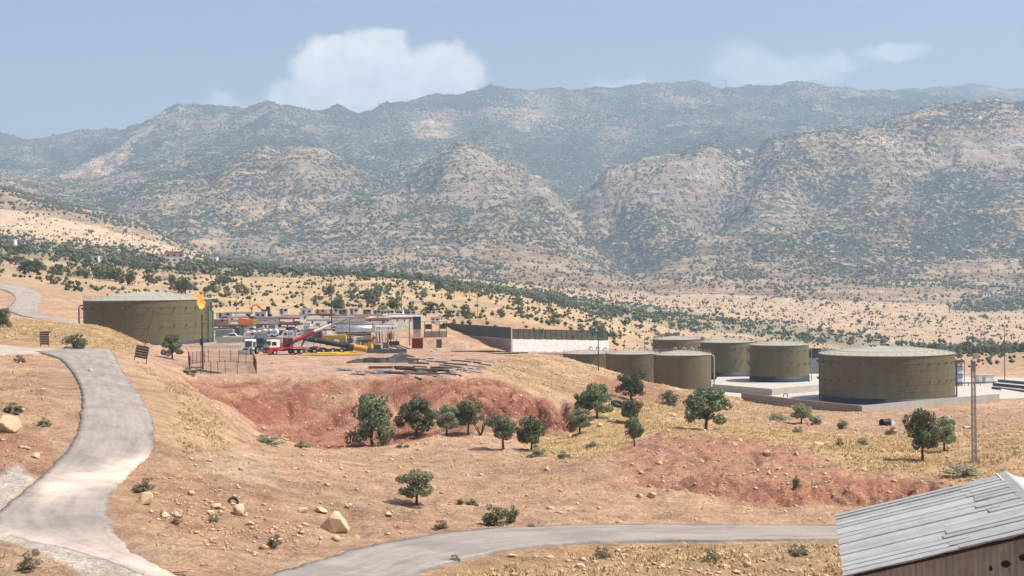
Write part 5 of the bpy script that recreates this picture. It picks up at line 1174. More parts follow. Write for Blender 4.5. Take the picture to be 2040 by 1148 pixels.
tag(MB().box((0, 0, .45), (8.2, .9, .8), .02).box((-4.4, 0, .7), (1.4, .5, .5), .02).build('steel_beam', 'bluegrey', None, c), 'long dark blue steel beam lying past the amber collar', 'beam')
for k, (px, py, L, a) in enumerate(((640, 706.5, 11, .05), (660, 709, 12.5, -.04), (672, 704.5, 8, .12), (690, 707, 6, -.15))):
    q = hit(px, py, 240); tag(MB().tube([(-L/2 * math.cos(a), -L/2 * math.sin(a), .16), (L/2 * math.cos(a), L/2 * math.sin(a), .2)], .17, 6).build('yellow_pipe', 'yellow', None, q), ('rearmost', 'frontmost', 'shorter rear', 'shortest')[k] + ' yellow pipe lying below the rig mast', 'pipe', 'yellow pipes on the ground')
# silver tanker
q = hit(700, 676, 290)
t = thing('tanker_trailer', 'shiny silver cylindrical tanker parked below the yard', 'tanker', q + Vector((0, 6, 0)))
MB().lathe([(.02, -4.6), (.8, -4.5), (1.05, -4.3), (1.05, 4.3), (.8, 4.5), (.02, 4.6)], 28).build('tank', 'silver', t); ob = t.children[0]; ob.rotation_euler = (0, math.pi / 2, 0); ob.location = (0, 0, 2.2)
MB().box((0, 0, .9), (8.5, 1.2, .3)).build('frame', 'rust', t)
for x in (-3.2, 2.0, 3.3): wheel(t, x, -.8, .5, .3)
MB().box((4.9, 0, 2.3), (.9, 1.6, 1.6)).build('end_cabinet', 'palecon', t)
# red container, drum-like grey cabinet, leaning slab
q = hit(832, 694, 255)
t = thing('container', 'dark red ribbed container on the pad', 'container', q)
MB().box((0, 0, 1.1), (2.4, 2.2, 2.2)).build('body', 'darkred', t)
for k in range(9): MB().box((-1.1 + .275 * k, -1.13, 1.1), (.1, .06, 2.0)).build('rib', 'darkred', t)
MB().box((0, 0, 2.24), (2.5, 2.3, .08)).build('lid', 'darkred', t)
q = hit(875, 693, 255)
t = thing('steel_cabinet', 'dark grey cabinet in the straw beside the shaded wall', 'cabinet', q); MB().box((0, 0, .9), (1.2, 1.0, 1.9)).build('body', 'grey', t); MB().box((0, 0, 1.9), (1.35, 1.15, .14)).build('top', 'steel', t); MB().box((-.25, -.52, .9), (.06, .04, 1.7)).build('door_edge', 'steel', t)
q = hit(931, 697, 255); o = MB().box((0, 0, .85), (1.0, .12, 1.7)).build('leaning_slab', 'palewood', None, q + Vector((0, .6, 0))); o.rotation_euler = (-.2, 0, .5); tag(o, 'pale slab leaning on the shaded wall', 'slab')
# timbers leaning beside the tanker
for k in range(7):
    q = hit(752 + 5.2 * k, 684, 285); o = MB().box((0, 0, 1.35), (.34, .1, 2.9)).build('leaning_plank', ('wood', 'rust', 'wood', 'palewood')[k % 4], None, q); o.rotation_euler = (-.12, -.12 + .05 * k, .1 * k)
    tag(o, {'wood': 'brown', 'rust': 'reddish', 'palewood': 'pale'}[('wood', 'rust', 'wood', 'palewood')[k % 4]] + ' plank in the upright row below the yard bank', 'plank', 'planks propped upright')
# tarpaulin pile, sheets and scrap along the pad edge
def pile(pts, w, h, name, mat, label, cat):
    """long uneven heap following points on the ground"""
    P = catmull([tuple(hit(*q, 225)) for q in pts], 8); n = len(P); V = []; m = 9
    for i in range(n):
        f = i / (n - 1); k = math.sin(math.pi * min(max(f, .04), .96)) ** .5
        for j in range(m):
            s = j / (m - 1) * 2 - 1; y = P[i][1] + s * w * k * 1.0; x = P[i][0]
            V.append((x, y, gz(x, y) - .05 + h * k * (1 - s ** 4) * (1 + .6 * float(fbm(np.array([x * .9]), np.array([y * 1.3]), 3, 4)[0])) + rnd.uniform(-.12, .12) * k))
    fs = [(i*m + j, i*m + j + 1, (i+1)*m + j + 1, (i+1)*m + j) for i in range(n - 1) for j in range(m - 1)]
    o = MB().add(V, fs).build(name, mat); return tag(o, label, cat)
pile([(690, 724), (720, 722), (770, 722), (820, 722), (838, 723)], 1.5, .85, 'tarpaulin_heap', 'tarp', 'long black tarpaulin heap in the middle of the pad', 'heap')
pile([(645, 728), (665, 727), (690, 725)], .8, .45, 'scrap_heap', 'wood', 'low brown scrap heap at the tip of the tarpaulin', 'heap')
pile([(778, 714), (800, 713), (828, 714)], .9, .8, 'scrap_heap', 'darksteel', 'jumbled dark scrap heap behind the tarpaulin', 'heap')
for k in range(15):
    px, py = ((rnd.uniform(685, 775), rnd.uniform(738, 748)) if k < 9 else (rnd.uniform(890, 955), rnd.uniform(734, 744))); q = hit(px, py, 225); L, W_ = rnd.uniform(1.8, 3.4), rnd.uniform(.8, 1.3); nx, ny = 9, 5; V = []
    a = rnd.uniform(-.5, .5)
    for i in range(nx):
        for jj in range(ny):
            x, y = (i / (nx - 1) - .5) * L, (jj / (ny - 1) - .5) * W_; X, Y = x * math.cos(a) - y * math.sin(a), x * math.sin(a) + y * math.cos(a); V.append((X, Y, gz(q.x + X, q.y + Y) - q.z + .12 + .10 * rnd.random() + .1 * math.sin(i * 1.3 + k)))
    tag(MB().add(V, [(i*ny + jj, i*ny + jj + 1, (i+1)*ny + jj + 1, (i+1)*ny + jj) for i in range(nx - 1) for jj in range(ny - 1)]).build('metal_sheet', ('sheetgrey', 'bluegrey', 'sheetgrey')[k % 3], None, q), ('light grey', 'blue grey', 'light grey')[k % 3] + (' crumpled sheet scattered on the pad edge above the red bank' if k < 9 else ' crumpled sheet among the poles at the pad corner'), 'sheet', 'sheets on the pad edge')
for k in range(11):
    px, py = rnd.uniform(700, 940), rnd.uniform(734, 747); q = hit(px, py, 225); L = rnd.uniform(2.6, 5.5); a = rnd.uniform(-.5, .5) - .06; dx, dy = L/2 * math.cos(a), L/2 * math.sin(a)
    t = thing('pipe_bundle', ('black', 'rusty')[k % 2] + ' bundle of long pipes along the brink of the red bank', 'pipe bundle', q, 0, 'pipe bundles on the brink')
    for i in range(4): MB().tube([(-dx, -dy + .25 * (i % 3), gz(q.x - dx, q.y - dy) - q.z + .15 + .2 * (i // 3)), (dx, dy + .25 * (i % 3), gz(q.x + dx, q.y + dy) - q.z + .15 + .2 * (i // 3))], .11, 6).build('pipe', ('darksteel', 'rust')[k % 2], t)
for k in range(16):
    px, py = rnd.uniform(640, 790), rnd.uniform(676, 696); q = hit(px, py, 270); mt = rnd.choice(['rust', 'darksteel', 'yellow', 'grey', 'steel', 'tankcyan', 'wood']); w = rnd.uniform(.8, 2.4); h = rnd.uniform(.6, 1.5)
    t = thing('machine_skid', {'rust': 'rusty', 'darksteel': 'black', 'yellow': 'yellow', 'grey': 'dark grey', 'steel': 'grey', 'tankcyan': 'grey green', 'wood': 'brown'}[mt] + ' machine skid between the rig and the silver tanker', 'machine', q, rnd.uniform(-.4, .4), 'machine skids by the rig')
    MB().box((0, 0, h/2 + .15), (w, .9, h)).build('body', mt, t); MB().box((0, 0, .1), (w + .3, 1.1, .2)).build('skid', 'darksteel', t); MB().tube([(w*.25, 0, h), (w*.25, 0, h + .7)], .08, 6).build('exhaust', 'darksteel', t)
pile([(775, 743), (810, 744), (850, 744), (875, 746)], .7, .4, 'pipe_bundle', 'darksteel', 'black heaped bundle of pipes on the pad edge', 'pipe bundle')
for k in range(34):
    px, py = rnd.uniform(820, 975), rnd.uniform(716, 748); q = hit(px, py, 225); L = rnd.uniform(1.6, 5.0); a = rnd.uniform(-.7, .7) - .15
    dx, dy = L/2 * math.cos(a), L/2 * math.sin(a); w = rnd.uniform(.09, .2); mt = rnd.choice(['wood', 'darksteel', 'rust', 'palewood', 'steel', 'darksteel'])
    z0, z1 = gz(q.x - dx, q.y - dy) - q.z + .1, gz(q.x + dx, q.y + dy) - q.z + .1 + rnd.uniform(0, .15)
    tag(MB().tube([(-dx, -dy, z0), (dx, dy, z1)], w, 6).build('scrap_pole', mt, None, q), {'wood': 'brown timber', 'darksteel': 'black steel', 'rust': 'rusty', 'palewood': 'pale timber', 'steel': 'grey steel'}[mt] + ' pole strewn over the pad corner', 'pole', 'scrap poles on the pad corner')
for k in range(6):
    q = hit(930 + 18 * k, 700 + 1.2 * k + rnd.uniform(-1, 2), 262); tag(MB().tube([(-3.5, .4, .2), (3.5, -.8, .25)], .13, 6).build('scrap_pipe', 'darksteel', None, q), 'dark pipe lying at the foot of the shaded wall', 'pipe', 'pipes at the wall foot')
for k in range(5):
    q = hit(778 + 7 * k, 697 + rnd.uniform(-2, 2), 255); tag(MB().tube([(-1.2, 0, .9), (1.2, -.8, .15)], .12, 6).build('scrap_pipe', 'rust', None, q), 'rusty pipe propped behind the blue beam', 'pipe', 'propped rusty pipes')

# ------------------------------------------------------------------ the yard behind
wall_run('yard_wall', [at(432, 688, 336), at(560, 688, 336), at(640, 684, 340)], 1.9, .3, 'concrete', 'grey concrete wall holding up the crowded yard')
wall_run('bund_wall', [at(330, 702, 318), at(482, 699, 322)], 1.35, .35, 'palecon', 'pale low wall in front of the huge olive tank')
def yd(px, py, Y):
    q = at(px, py, Y); q.z = gz(q.x, q.y); return q
for k in range(9):
    if k == 6: continue
    q = yd(493 + 11.0 * k, 657, 352); t = thing('white_drum', 'white round tank standing in the row along the yard wall', 'drum', q + Vector((0, 0, .3)), 0, 'white tanks along the yard wall')
    MB().tube([(0, -.9, .85), (0, .9, .85)], .82, 20).build('drum', 'white', t); MB().tube([(0, -.93, .85), (0, -.9, .85)], .4, 12).build('lid', ('palecon', 'grey', 'tankcyan')[k % 3], t); MB().box((0, 0, .1), (1.3, 1.6, .5)).build('cradle', 'darksteel', t)
for k, (px, py, Y, s, mt, lab) in enumerate(((448, 664, 350, (4.3, 2.4, 2.5), 'tankcyan', 'grey green container beside the teal pipes'), (477, 661, 365, (2.6, 2.2, 2.0), 'grey', 'small dark container behind the white van'), (582, 657, 352, (2.0, 1.6, 1.7), 'tankcyan', 'dark green box in the row of white tanks'))):
    q = yd(px, py, Y); t = thing('container', lab, 'container', q); MB().box((0, 0, s[2]/2 + .3), s).build('body', mt, t); MB().box((s[0]*.25, -s[1]/2 - .03, s[2]/2 + .25), (s[0]*.35, .05, s[2]*.8)).build('door', 'sheetgrey', t)
q = yd(463, 664, 344); t = thing('parked_van', 'white pickup parked by the yard wall', 'car', q + Vector((0, 0, .35)), .1)
MB().prism([(-2.2, .45), (2.2, .45), (2.25, .95), (1.2, 1.05), (.7, 1.65), (-.7, 1.65), (-.9, 1.05), (-2.2, 1.05)], -.85, .85).build('body', 'white', t); MB().prism([(1.05, 1.08), (.66, 1.55), (-.62, 1.55), (-.8, 1.08)], -.87, .87).build('side_window', 'glass', t)
for x in (-1.4, 1.4):
    for sy in (-1, 1): wheel(t, x, sy * .75, .36, .22)
q = yd(492, 642, 405); t = thing('dump_truck', 'orange dump truck in the yard', 'truck', q, .2)
MB().prism([(-2.6, 1.2), (1.2, 1.2), (1.7, 2.6), (-2.4, 2.9)], -1.2, 1.2).build('dump_body', 'orange', t); MB().box((2.3, 0, 1.6), (1.3, 2.2, 2.0)).build('cab', 'amber', t); MB().box((2.97, 0, 1.95), (.04, 1.8, .8)).build('windscreen', 'glass', t)
for x in (-1.8, -.6, 2.1): wheel(t, x, -1.0, .55, .4); wheel(t, x, 1.0, .55, .4)
q = yd(530, 630, 455); t = thing('excavator', 'orange excavator with arched arm at the back of the yard', 'excavator', q)
MB().box((0, 0, 1.6), (2.6, 2.2, 1.5)).build('body', 'grey', t); MB().box((.7, 0, 2.6), (1.2, 1.2, 1.3)).build('cab', 'glass', t); MB().tube([(-.8, 0, 2), (-2.8, 0, 3.9), (-4.3, 0, 3.5)], [.3, .3, .2], 8).build('boom', 'orange', t); MB().tube([(-4.3, 0, 3.5), (-4.6, 0, 1.6)], .2, 8).build('stick', 'orange', t); MB().prism([(-5.0, .9), (-4.2, .9), (-4.3, 1.7), (-4.8, 1.6)], -.5, .5).build('bucket', 'steel', t)
for sy in (-1, 1): MB().box((0, sy * 1.0, .45), (3.2, .5, .9)).build('track', 'black', t)
cab_specs = [(566, 632, 470, 3.0), (612, 630, 470, 4.2), (640, 629, 472, 3.8), (666, 629, 472, 3.4), (684, 628, 468, 2.6), (706, 629, 470, 3.2), (732, 629, 470, 2.6), (752, 629, 465, 2.4), (765, 630, 462, 2.2), (778, 630, 465, 2.6), (797, 632, 460, 2.2), (812, 633, 455, 1.9), (868, 634, 450, 3.2), (436, 640, 420, 6.5), (448, 636, 440, 5.0), (520, 632, 440, 3.5)]
for k, (px, py, Y, w) in enumerate(cab_specs):
    q = yd(px, py, Y); h = rnd.uniform(1.2, 2.2); wm = ('white', 'white', 'palecon', 'white', 'sheetgrey', 'white', 'wallbrown')[k % 7]
    t = thing('site_cabin', {'white': 'white', 'palecon': 'cream', 'sheetgrey': 'grey', 'wallbrown': 'brown'}[wm] + ' prefabricated cabin in the row at the back of the yard', 'cabin', q, rnd.uniform(-.1, .1), 'site cabins in the yard')
    MB().box((0, 0, h/2 + .2), (w, 2.4, h + .4)).build('wall', wm, t); MB().box((0, -.1, h + .46), (w + .25, 2.8, .12)).build('roof', ('palewood', 'palecon', 'steel')[k % 3], t); MB().box((-w*.25, -1.22, 1.1), (.75, .05, 1.7)).build('door', 'grey', t); MB().box((w*.2, -1.22, 1.5), (.8, .05, .7)).build('window', 'glass', t)
for k in range(48):
    px = rnd.uniform(450, 815); Y = rnd.uniform(368, 452); q = yd(px, 640, Y); L = rnd.uniform(6, 13); n = rnd.randint(3, 5); mt = rnd.choice(['rust', 'rust', 'wood', 'darkred', 'sheetgrey', 'steel', 'white'])
    t = thing('pipe_rack', {'rust': 'rusty brown', 'wood': 'tan', 'darkred': 'dark red', 'sheetgrey': 'light grey', 'steel': 'dull grey', 'white': 'white'}[mt] + ' long pipes stacked on a rack in the crowded yard', 'pipe rack', q, rnd.uniform(-.06, .06), 'pipe racks in the yard')
    for x in (-L*.35, L*.35): MB().box((x, 0, .3), (.2, 1.8, .7)).build('stand', 'darksteel', t)
    for i in range(n): MB().tube([(-L/2 + rnd.uniform(-.4, .4), -.7 + 1.4 * i / max(1, n - 1), .85 + .25 * (i % 2)), (L/2 + rnd.uniform(-.4, .4), -.7 + 1.4 * i / max(1, n - 1), .85 + .25 * (i % 2))], .17, 6).build('pipe', mt, t)
for k in range(60):
    px = rnd.uniform(435, 700); Y = rnd.uniform(356, 410); q = yd(px, 650, Y); s = rnd.uniform(.6, 1.6); mt = rnd.choice(['white', 'grey', 'sheetgrey', 'wood', 'tankcyan', 'darksteel', 'white'])
    t = thing('crate', {'white': 'white', 'grey': 'dark grey', 'sheetgrey': 'light grey', 'wood': 'wooden', 'tankcyan': 'grey green', 'darksteel': 'black'}[mt] + ' crate among the equipment behind the white tanks', 'crate', q, rnd.uniform(-.5, .5), 'crates behind the white tanks'); MB().box((0, 0, s * .45), (s * 1.3, s, s * .9)).build('body', mt, t); MB().box((0, 0, s * .93), (s * 1.4, s * 1.08, s * .08)).build('lid', 'wood', t)

# ------------------------------------------------------------------ houses of the village and the far farm
def house(px, py, w, h, d, mat, label, ymin, roofm='roofred', flat=False, nw=3, storeys=1):
    q = hit(px, py, ymin); t = thing('house', label, 'house', q, rnd.uniform(-.25, .25), 'village houses')
    MB().box((0, 0, h/2 - .5), (w, d, h + 1)).build('wall', mat, t)
    if flat: MB().box((0, 0, h + .2), (w + .6, d + .6, .4)).build('roof', roofm, t)
    else: MB().prism([(-w/2 - .6, h), (w/2 + .6, h), (w/2 - 1.2, h + 1.8), (-w/2 + 1.2, h + 1.8)], -d/2 - .6, d/2 + .6).build('roof', roofm, t)
    for s in range(storeys):
        for i in range(nw): x = -w/2 + w * (i + .5) / nw; f = MB().box((x, -d/2 - .03, h / storeys * (s + .55)), (w / nw * .42, .1, h / storeys * .42)).build('window', 'glass', t)
    MB().box((w * .33, -d/2 - .04, 1.0), (1.0, .1, 2.0)).build('door', 'brownwood', t)
house(348, 523, 15, 7, 10, 'pink', 'pinkish two storey house under the pale spur', 900, storeys=2)
house(427, 526, 6, 6, 6, 'white', 'narrow white house at the tip of the pale spur', 900, 'white', True, 2)
house(452, 533, 17, 5, 8, 'tankcyan', 'blue grey long house among the orchard trees', 900, 'palecon', True, 5)
house(570, 539, 9, 4.5, 7, 'white', 'small white house at the end of the orchard', 900, 'palecon', True)
house(190, 523, 7, 4, 6, 'white', 'small white hut inside the orchard', 850, 'bluegrey', True, 2); house(20, 488, 10, 4.5, 7, 'white', 'white house at the far left of the orchard', 900, 'palecon', True)
house(1960, 592, 14, 7, 9, 'white', 'white farmhouse inside the dark grove on the plain', 1400, 'roofred', False, 3); house(2015, 588, 12, 6, 8, 'palecon', 'pale farm building near the edge of the dark grove', 1400, 'palecon', True, 3); house(1985, 604, 10, 4, 8, 'palecon', 'low pale barn in front of the white farmhouse', 1400, 'palecon', True, 3)
house(1655, 640, 7, 3.5, 5, 'white', 'tiny white hut above the tree belt', 1000, 'white', True, 2)
# ------------------------------------------------------------------ trees
def leaf_mat(name, a, b_, trans=0.0):
    m, nt, b = nodes_of(name)
    at_ = nt.nodes.new('ShaderNodeAttribute'); at_.attribute_name = 'leaf'; oi = nt.nodes.new('ShaderNodeObjectInfo')
    o = mixc(nt, at_.outputs['Fac'], a, b_)
    f = maprange(nt, oi.outputs['Random'], 0, 1, 1.15, 2.0)
    c = nt.nodes.new('ShaderNodeVectorMath'); c.operation = 'SCALE'; nt.links.new(o, c.inputs[0]); nt.links.new(f, c.inputs['Scale'])
    hs = nt.nodes.new('ShaderNodeHueSaturation'); hs.inputs['Saturation'].default_value = .82; nt.links.new(maprange(nt, oi.outputs['Random'], 0, 1, .475, .515), hs.inputs['Hue']); nt.links.new(c.outputs[0], hs.inputs['Color'])
    nt.links.new(hs.outputs[0], b.inputs['Base Color']); b.inputs['Roughness'].default_value = .6; b.inputs['Specular IOR Level'].default_value = .3
    tl = nt.nodes.new('ShaderNodeBsdfTranslucent'); nt.links.new(hs.outputs[0], tl.inputs['Color']); mx = nt.nodes.new('ShaderNodeMixShader'); mx.inputs[0].default_value = .3
    nt.links.new(b.outputs[0], mx.inputs[1]); nt.links.new(tl.outputs[0], mx.inputs[2]); nt.links.new(mx.outputs[0], nt.nodes['Material Output'].inputs['Surface'])
    return m
M['leaf'] = leaf_mat('oak_leaves', (.06, .078, .03), (.125, .145, .06)); M['leafpale'] = leaf_mat('pale_oak_leaves', (.10, .115, .05), (.19, .195, .095)); M['leafgrey'] = leaf_mat('dry_grey_shrub', (.13, .12, .065), (.24, .21, .12)); M['leafdark'] = leaf_mat('dark_evergreen_leaves', (.042, .06, .025), (.095, .115, .048))
def crown_mesh(seed, nblob=16, nleaf=2400, low=.22, leaf=.055, mat='leaf', squash=1.0, rb=(.13, .22), spread=.36, dome=False):
    g = np.random.default_rng(seed)
    ph = g.uniform(0, 2*np.pi, nblob); rr = spread * np.sqrt(g.uniform(0, 1, nblob)); zz = low + .16 + (1 - low - .26) * g.uniform(0, 1, nblob)
    k = np.sqrt(np.clip(1 - ((zz - (low + 1) / 2) / ((1 - low) / 1.75)) ** 2, .12, 1)); rr = rr * k
    if dome: rr = spread * np.sqrt(g.uniform(0, 1, nblob)); zz = low + .12 + g.uniform(0, .7, nblob) * np.sqrt(np.clip(1 - (rr / spread) ** 2, .05, 1))
    cen = np.stack([rr * np.cos(ph), rr * np.sin(ph), zz], 1); rad = g.uniform(*rb, nblob) * (1.05 - .35 * (rr / max(spread, .01)))
    w = rad ** 2; w /= w.sum(); which = g.choice(nblob, nleaf, p=w)
    d = g.normal(size=(nleaf, 3)); d /= np.linalg.norm(d, axis=1)[:, None]; d[:, 2] = d[:, 2] * .8 + .06
    pos = cen[which] + d * (rad[which] * g.uniform(.72, 1.08, nleaf))[:, None]
    nr = d + g.normal(scale=.55, size=(nleaf, 3)); nr /= np.linalg.norm(nr, axis=1)[:, None]
    a = np.cross(nr, g.normal(size=(nleaf, 3))); a /= np.linalg.norm(a, axis=1)[:, None]; b = np.cross(nr, a)
    lo, hi = np.percentile(pos[:, 2], [.5, 99.5]); pos[:, 2] = low + (pos[:, 2] - lo) / (hi - lo) * (1 - low)
    pos[:, :2] -= (np.percentile(pos[:, :2], 1, axis=0) + np.percentile(pos[:, :2], 99, axis=0)) / 2
    pos[:, :2] *= .5 / np.percentile(np.hypot(pos[:, 0], pos[:, 1]), 97)
    s = leaf * g.uniform(.6, 1.25, nleaf)[:, None]
    V = np.stack([pos - a*s, pos - b*s*.75, pos + a*s, pos + b*s*.75], 1).reshape(-1, 3); V[:, 2] *= squash
    me = mesh_np('crown', V, np.arange(nleaf * 4).reshape(-1, 4), M[mat])
    at_ = me.attributes.new('leaf', 'FLOAT', 'POINT'); at_.data.foreach_set('value', np.repeat(np.clip(g.beta(2, 2, nleaf) + .25 * (g.uniform(size=nblob)[which] - .5), 0, 1), 4).astype(np.float32))
    return me
def trunk_mesh(seed, low=.22, r=.035, nl=4):
    g = random.Random(seed); mb = MB(); fork = low + .1; lean = g.uniform(-.05, .05)
    mb.tube([(0, 0, -.06), (lean * .4, 0, fork * .55), (lean, g.uniform(-.02, .02), fork)], [r * 1.25, r, r * .8], 7)
    for k in range(nl):
        a = 2 * math.pi * (k + g.random() * .6) / nl; q = g.uniform(.14, .26); z = g.uniform(.55, .82)
        mb.tube([(lean, 0, fork - .02), (lean + q * .5 * math.cos(a), q * .5 * math.sin(a), fork + (z - fork) * .5), (lean + q * math.cos(a), q * math.sin(a), z)], [r * .62, r * .42, r * .15], 6)
    return mb.mesh('trunk', 'bark')
TREE = [(crown_mesh(100 + i, (34, 30, 26, 24, 32, 27)[i], 4400, low, .031, mat, 1.0, (.10, .19), .38), trunk_mesh(i, low)) for i, (low, mat) in enumerate([(.02, 'leaf'), (.18, 'leaf'), (.30, 'leaf'), (.26, 'leafpale'), (.16, 'leafdark'), (.24, 'leaf')])]
BUSH = [(crown_mesh(300 + i, 18, 1500, -.08, .045, mat, 1.0, (.12, .22), .40, True), trunk_mesh(40 + i, -.05, .03, 5)) for i, mat in enumerate(['leaf', 'leafgrey', 'leafpale', 'leafdark'])]
def tree(px, py, w, h, kind, label, name='oak_tree', cat='tree', ymin=70, rz=None, lean=0, group='oaks on the near slope'):
    p = hit(px, py, ymin); m = p.y / F; var = (TREE if name.endswith('tree') else BUSH)[kind]
    t = thing(name, label, cat, p, rnd.uniform(0, 6.28) if rz is None else rz, group); t.rotation_euler[0] = lean
    t.scale = (w * m * 1.08, w * m * 1.08, h * m * 1.03)
    put('crown', var[0], t); put('trunk', var[1], t)
    return t
tree(741, 887, 84, 98, 0, 'largest dense oak at the foot of the red bank, leafy to the ground')
tree(829, 869, 74, 72, 1, 'wide oak second from the largest one under the red bank')
tree(890, 869, 50, 58, 3, 'pale green oak between the wide oak and the umbrella shaped one')
tree(932, 866, 54, 64, 2, 'umbrella shaped oak with bare trunk beside the leafless shrub')
tree(1003, 894, 56, 64, 2, 'round oak on a bare trunk, left of a touching pair'); tree(1059, 898, 54, 64, 5, 'round oak on a bare trunk, right of a touching pair')
tree(1190, 834, 62, 66, 1, 'full oak above the stone line beside the gully'); tree(1161, 826, 34, 44, 4, 'small dark oak tucked against the full oak by the gully'); tree(1155, 864, 44, 48, 3, 'low leaning oak below the full oak by the gully')
tree(1257, 798, 54, 54, 4, 'topmost of three oaks stacked up the slope by the tyre'); tree(1257, 842, 40, 44, 5, 'middle of three oaks stacked up the slope by the tyre'); tree(1264, 889, 36, 54, 2, 'lowest of three oaks on the slope, thin with bare stems')
tree(1406, 858, 84, 82, 1, 'big round oak in front of the nearest tank'); tree(1597, 844, 38, 38, 3, 'little oak by the stony edge of the tank pad')
tree(1838, 917, 62, 98, 5, 'tall dark oak standing in straw in front of the widest tank'); tree(1881, 900, 48, 66, 3, 'paler oak just behind the tall dark one')
tree(830, 1007, 68, 68, 3, 'lone small oak with open crown beside the dirt track'); tree(343, 716, 42, 48, 1, 'leafy oak before the base of the huge tank, beside the board'); tree(6, 652, 30, 36, 0, 'oak cut off at the left edge near the far road', ymin=200)
def bush(px, py, w, h, kind, label, ymin=70): return tree(px, py, w, h, kind, label, 'shrub', 'shrub', ymin, group='shrubs')
bush(1332, 808, 38, 30, 0, 'dense green shrub under the nearest tank'); bush(985, 1048, 46, 40, 0, 'bright green shrub on the bank above the road'); bush(1018, 1042, 30, 32, 3, 'dark brown shrub touching the bright green one')
bush(150, 696, 44, 30, 0, 'green shrub on the crest of the road'); bush(286, 980, 46, 26, 1, 'grey shrub beside the broken road edge'); bush(545, 1092, 34, 26, 1, 'dry grey shrub below the pale boulder slope'); bush(880, 1054, 28, 18, 1, 'low dry shrub left of the bright green one')
bush(1587, 970, 18, 22, 0, 'small green shrub on the cut red bank'); bush(1678, 855, 20, 18, 0, 'round green shrub in the yellow field'); bush(1589, 862, 20, 12, 1, 'flat grey shrub in the yellow field'); bush(1672, 890, 16, 16, 1, 'grey shrub at the edge of the red mound'); bush(1625, 845, 24, 16, 0, 'green shrub at the foot of the little oak'); bush(1550, 836, 36, 12, 1, 'long low shrub by the stony pad edge')
bush(1775, 866, 24, 14, 1, 'dry shrub left of the tall dark oak'); bush(1720, 886, 20, 14, 1, 'dry shrub on the straw slope below the widest tank'); bush(352, 1045, 24, 16, 1, 'grey weed among the pale stones'); bush(425, 850 + 190, 22, 14, 1, 'grey weed above the dry grey shrub'); bush(60, 1136, 44, 40, 1, 'dark grey shrub at the lower left corner')
bush(90, 848, 26, 16, 2, 'green weed on the stony slope left of the road'); bush(30, 822, 40, 20, 2, 'wide green weed at the left edge'); bush(40, 690 + 32, 22, 14, 1, 'brown weed at the upper left roadside'); bush(375, 745, 34, 12, 2, 'green weed patch beside the wire pen', 180); bush(1180, 892, 30, 12, 2, 'flat green weed below the three stacked oaks'); bush(1070, 910, 36, 22, 2, 'sage green weeds under the touching oaks')
bush(1125, 915, 30, 16, 2, 'sage green weed right of the touching oaks'); bush(600, 893, 36, 14, 2, 'green weed at the bottom of the red bank'); bush(530, 884, 60, 16, 2, 'wide pale weed at the left foot of the red bank'); bush(800, 892, 30, 10, 2, 'flat weed below the wide oak'); bush(940, 1006, 26, 12, 2, 'green weed right of the lone small oak'); bush(918, 1004, 18, 10, 0, 'tiny green tuft right of the lone small oak'); bush(1060, 1052, 22, 8, 0, 'blue green tuft at the road edge'); bush(1920, 948, 70, 22, 1, 'straggly dry shrub above the shed roof'); bush(905, 1120, 22, 14, 1, 'dry tuft beside the lower road'); bush(1200, 1112, 34, 20, 1, 'dry shrub on the verge below the road'); bush(1420, 1115, 30, 18, 1, 'dry shrub on the verge, halfway to the shed'); bush(1590, 1105, 40, 18, 1, 'dry shrub on the verge close to the shed')
def dead(px, py, h, label):
    p = hit(px, py); t = thing('dead_shrub', label, 'shrub', p); mb = MB(); s = h * p.y / F
    for k in range(7):
        a = rnd.uniform(0, 6.28); q = Vector((0, 0, 0)); pts = [q]
        for i in range(4): q = q + Vector((math.cos(a) * s * .13 + rnd.uniform(-.1, .1) * s, math.sin(a) * s * .13, s * .26)); pts.append(q)
        mb.tube(pts, [s * .03, s * .024, s * .018, s * .012, s * .005], 5)
    mb.build('branches', 'bark', t)
dead(958, 868, 46, 'leafless brown shrub beside the umbrella shaped oak'); dead(100, 664, 12, 'dead branch on top of the upright slatted board')

# trees of the hills: the largest 300 are trees of their own, the rest a mass
def cell_area():
    A = np.zeros(GZ.shape); dy = np.gradient(rows); A[:] = (dy * (2 * UMAX / (NU - 1)) * rows)[:, None]; return A
W = dens * cell_area() * visible_mask(0.004)
W[:, np.abs(U) > 0.40] = 0
def draw(sel, scale=1.0):
    w = np.where(sel, W, 0).ravel() * scale; cnt = rng.poisson(w); idx = np.repeat(np.arange(w.size), cnt); r, c = np.unravel_index(idx, GZ.shape)
    yy = rows[r] * np.exp(rng.uniform(-.5, .5, len(r)) * np.gradient(np.log(rows))[r]); uu = U[c] + rng.uniform(-.5, .5, len(c)) * (2 * UMAX / (NU - 1))
    xx = uu * yy; return xx, yy, sample(xx, yy)
X1, Y1, Z1 = draw(GY < 1950)
S1 = (1.8 + 4.8 * rng.beta(1.6, 2.2, len(X1))) * np.where(Y1 > 1000, .95, 1.0) * np.where((X1 / Y1 < -.2) & (Y1 < 900), 1.1, 1.0)
app = S1 / Y1 * (np.abs(X1 / Y1) < .36)
order = np.argsort(-app)
near_i, rest_i = order[:230], order[230:]
print('mid trees', len(X1))
MID = [(crown_mesh(500 + i, 10, 300, low, .085, mat, 1.0, (.13, .22), .36), trunk_mesh(60 + i, low, .04, 3)) for i, (low, mat) in enumerate([(.05, 'leaf'), (.2, 'leaf'), (.15, 'leafdark'), (.0, 'leafdark'), (.12, 'leafpale')])]
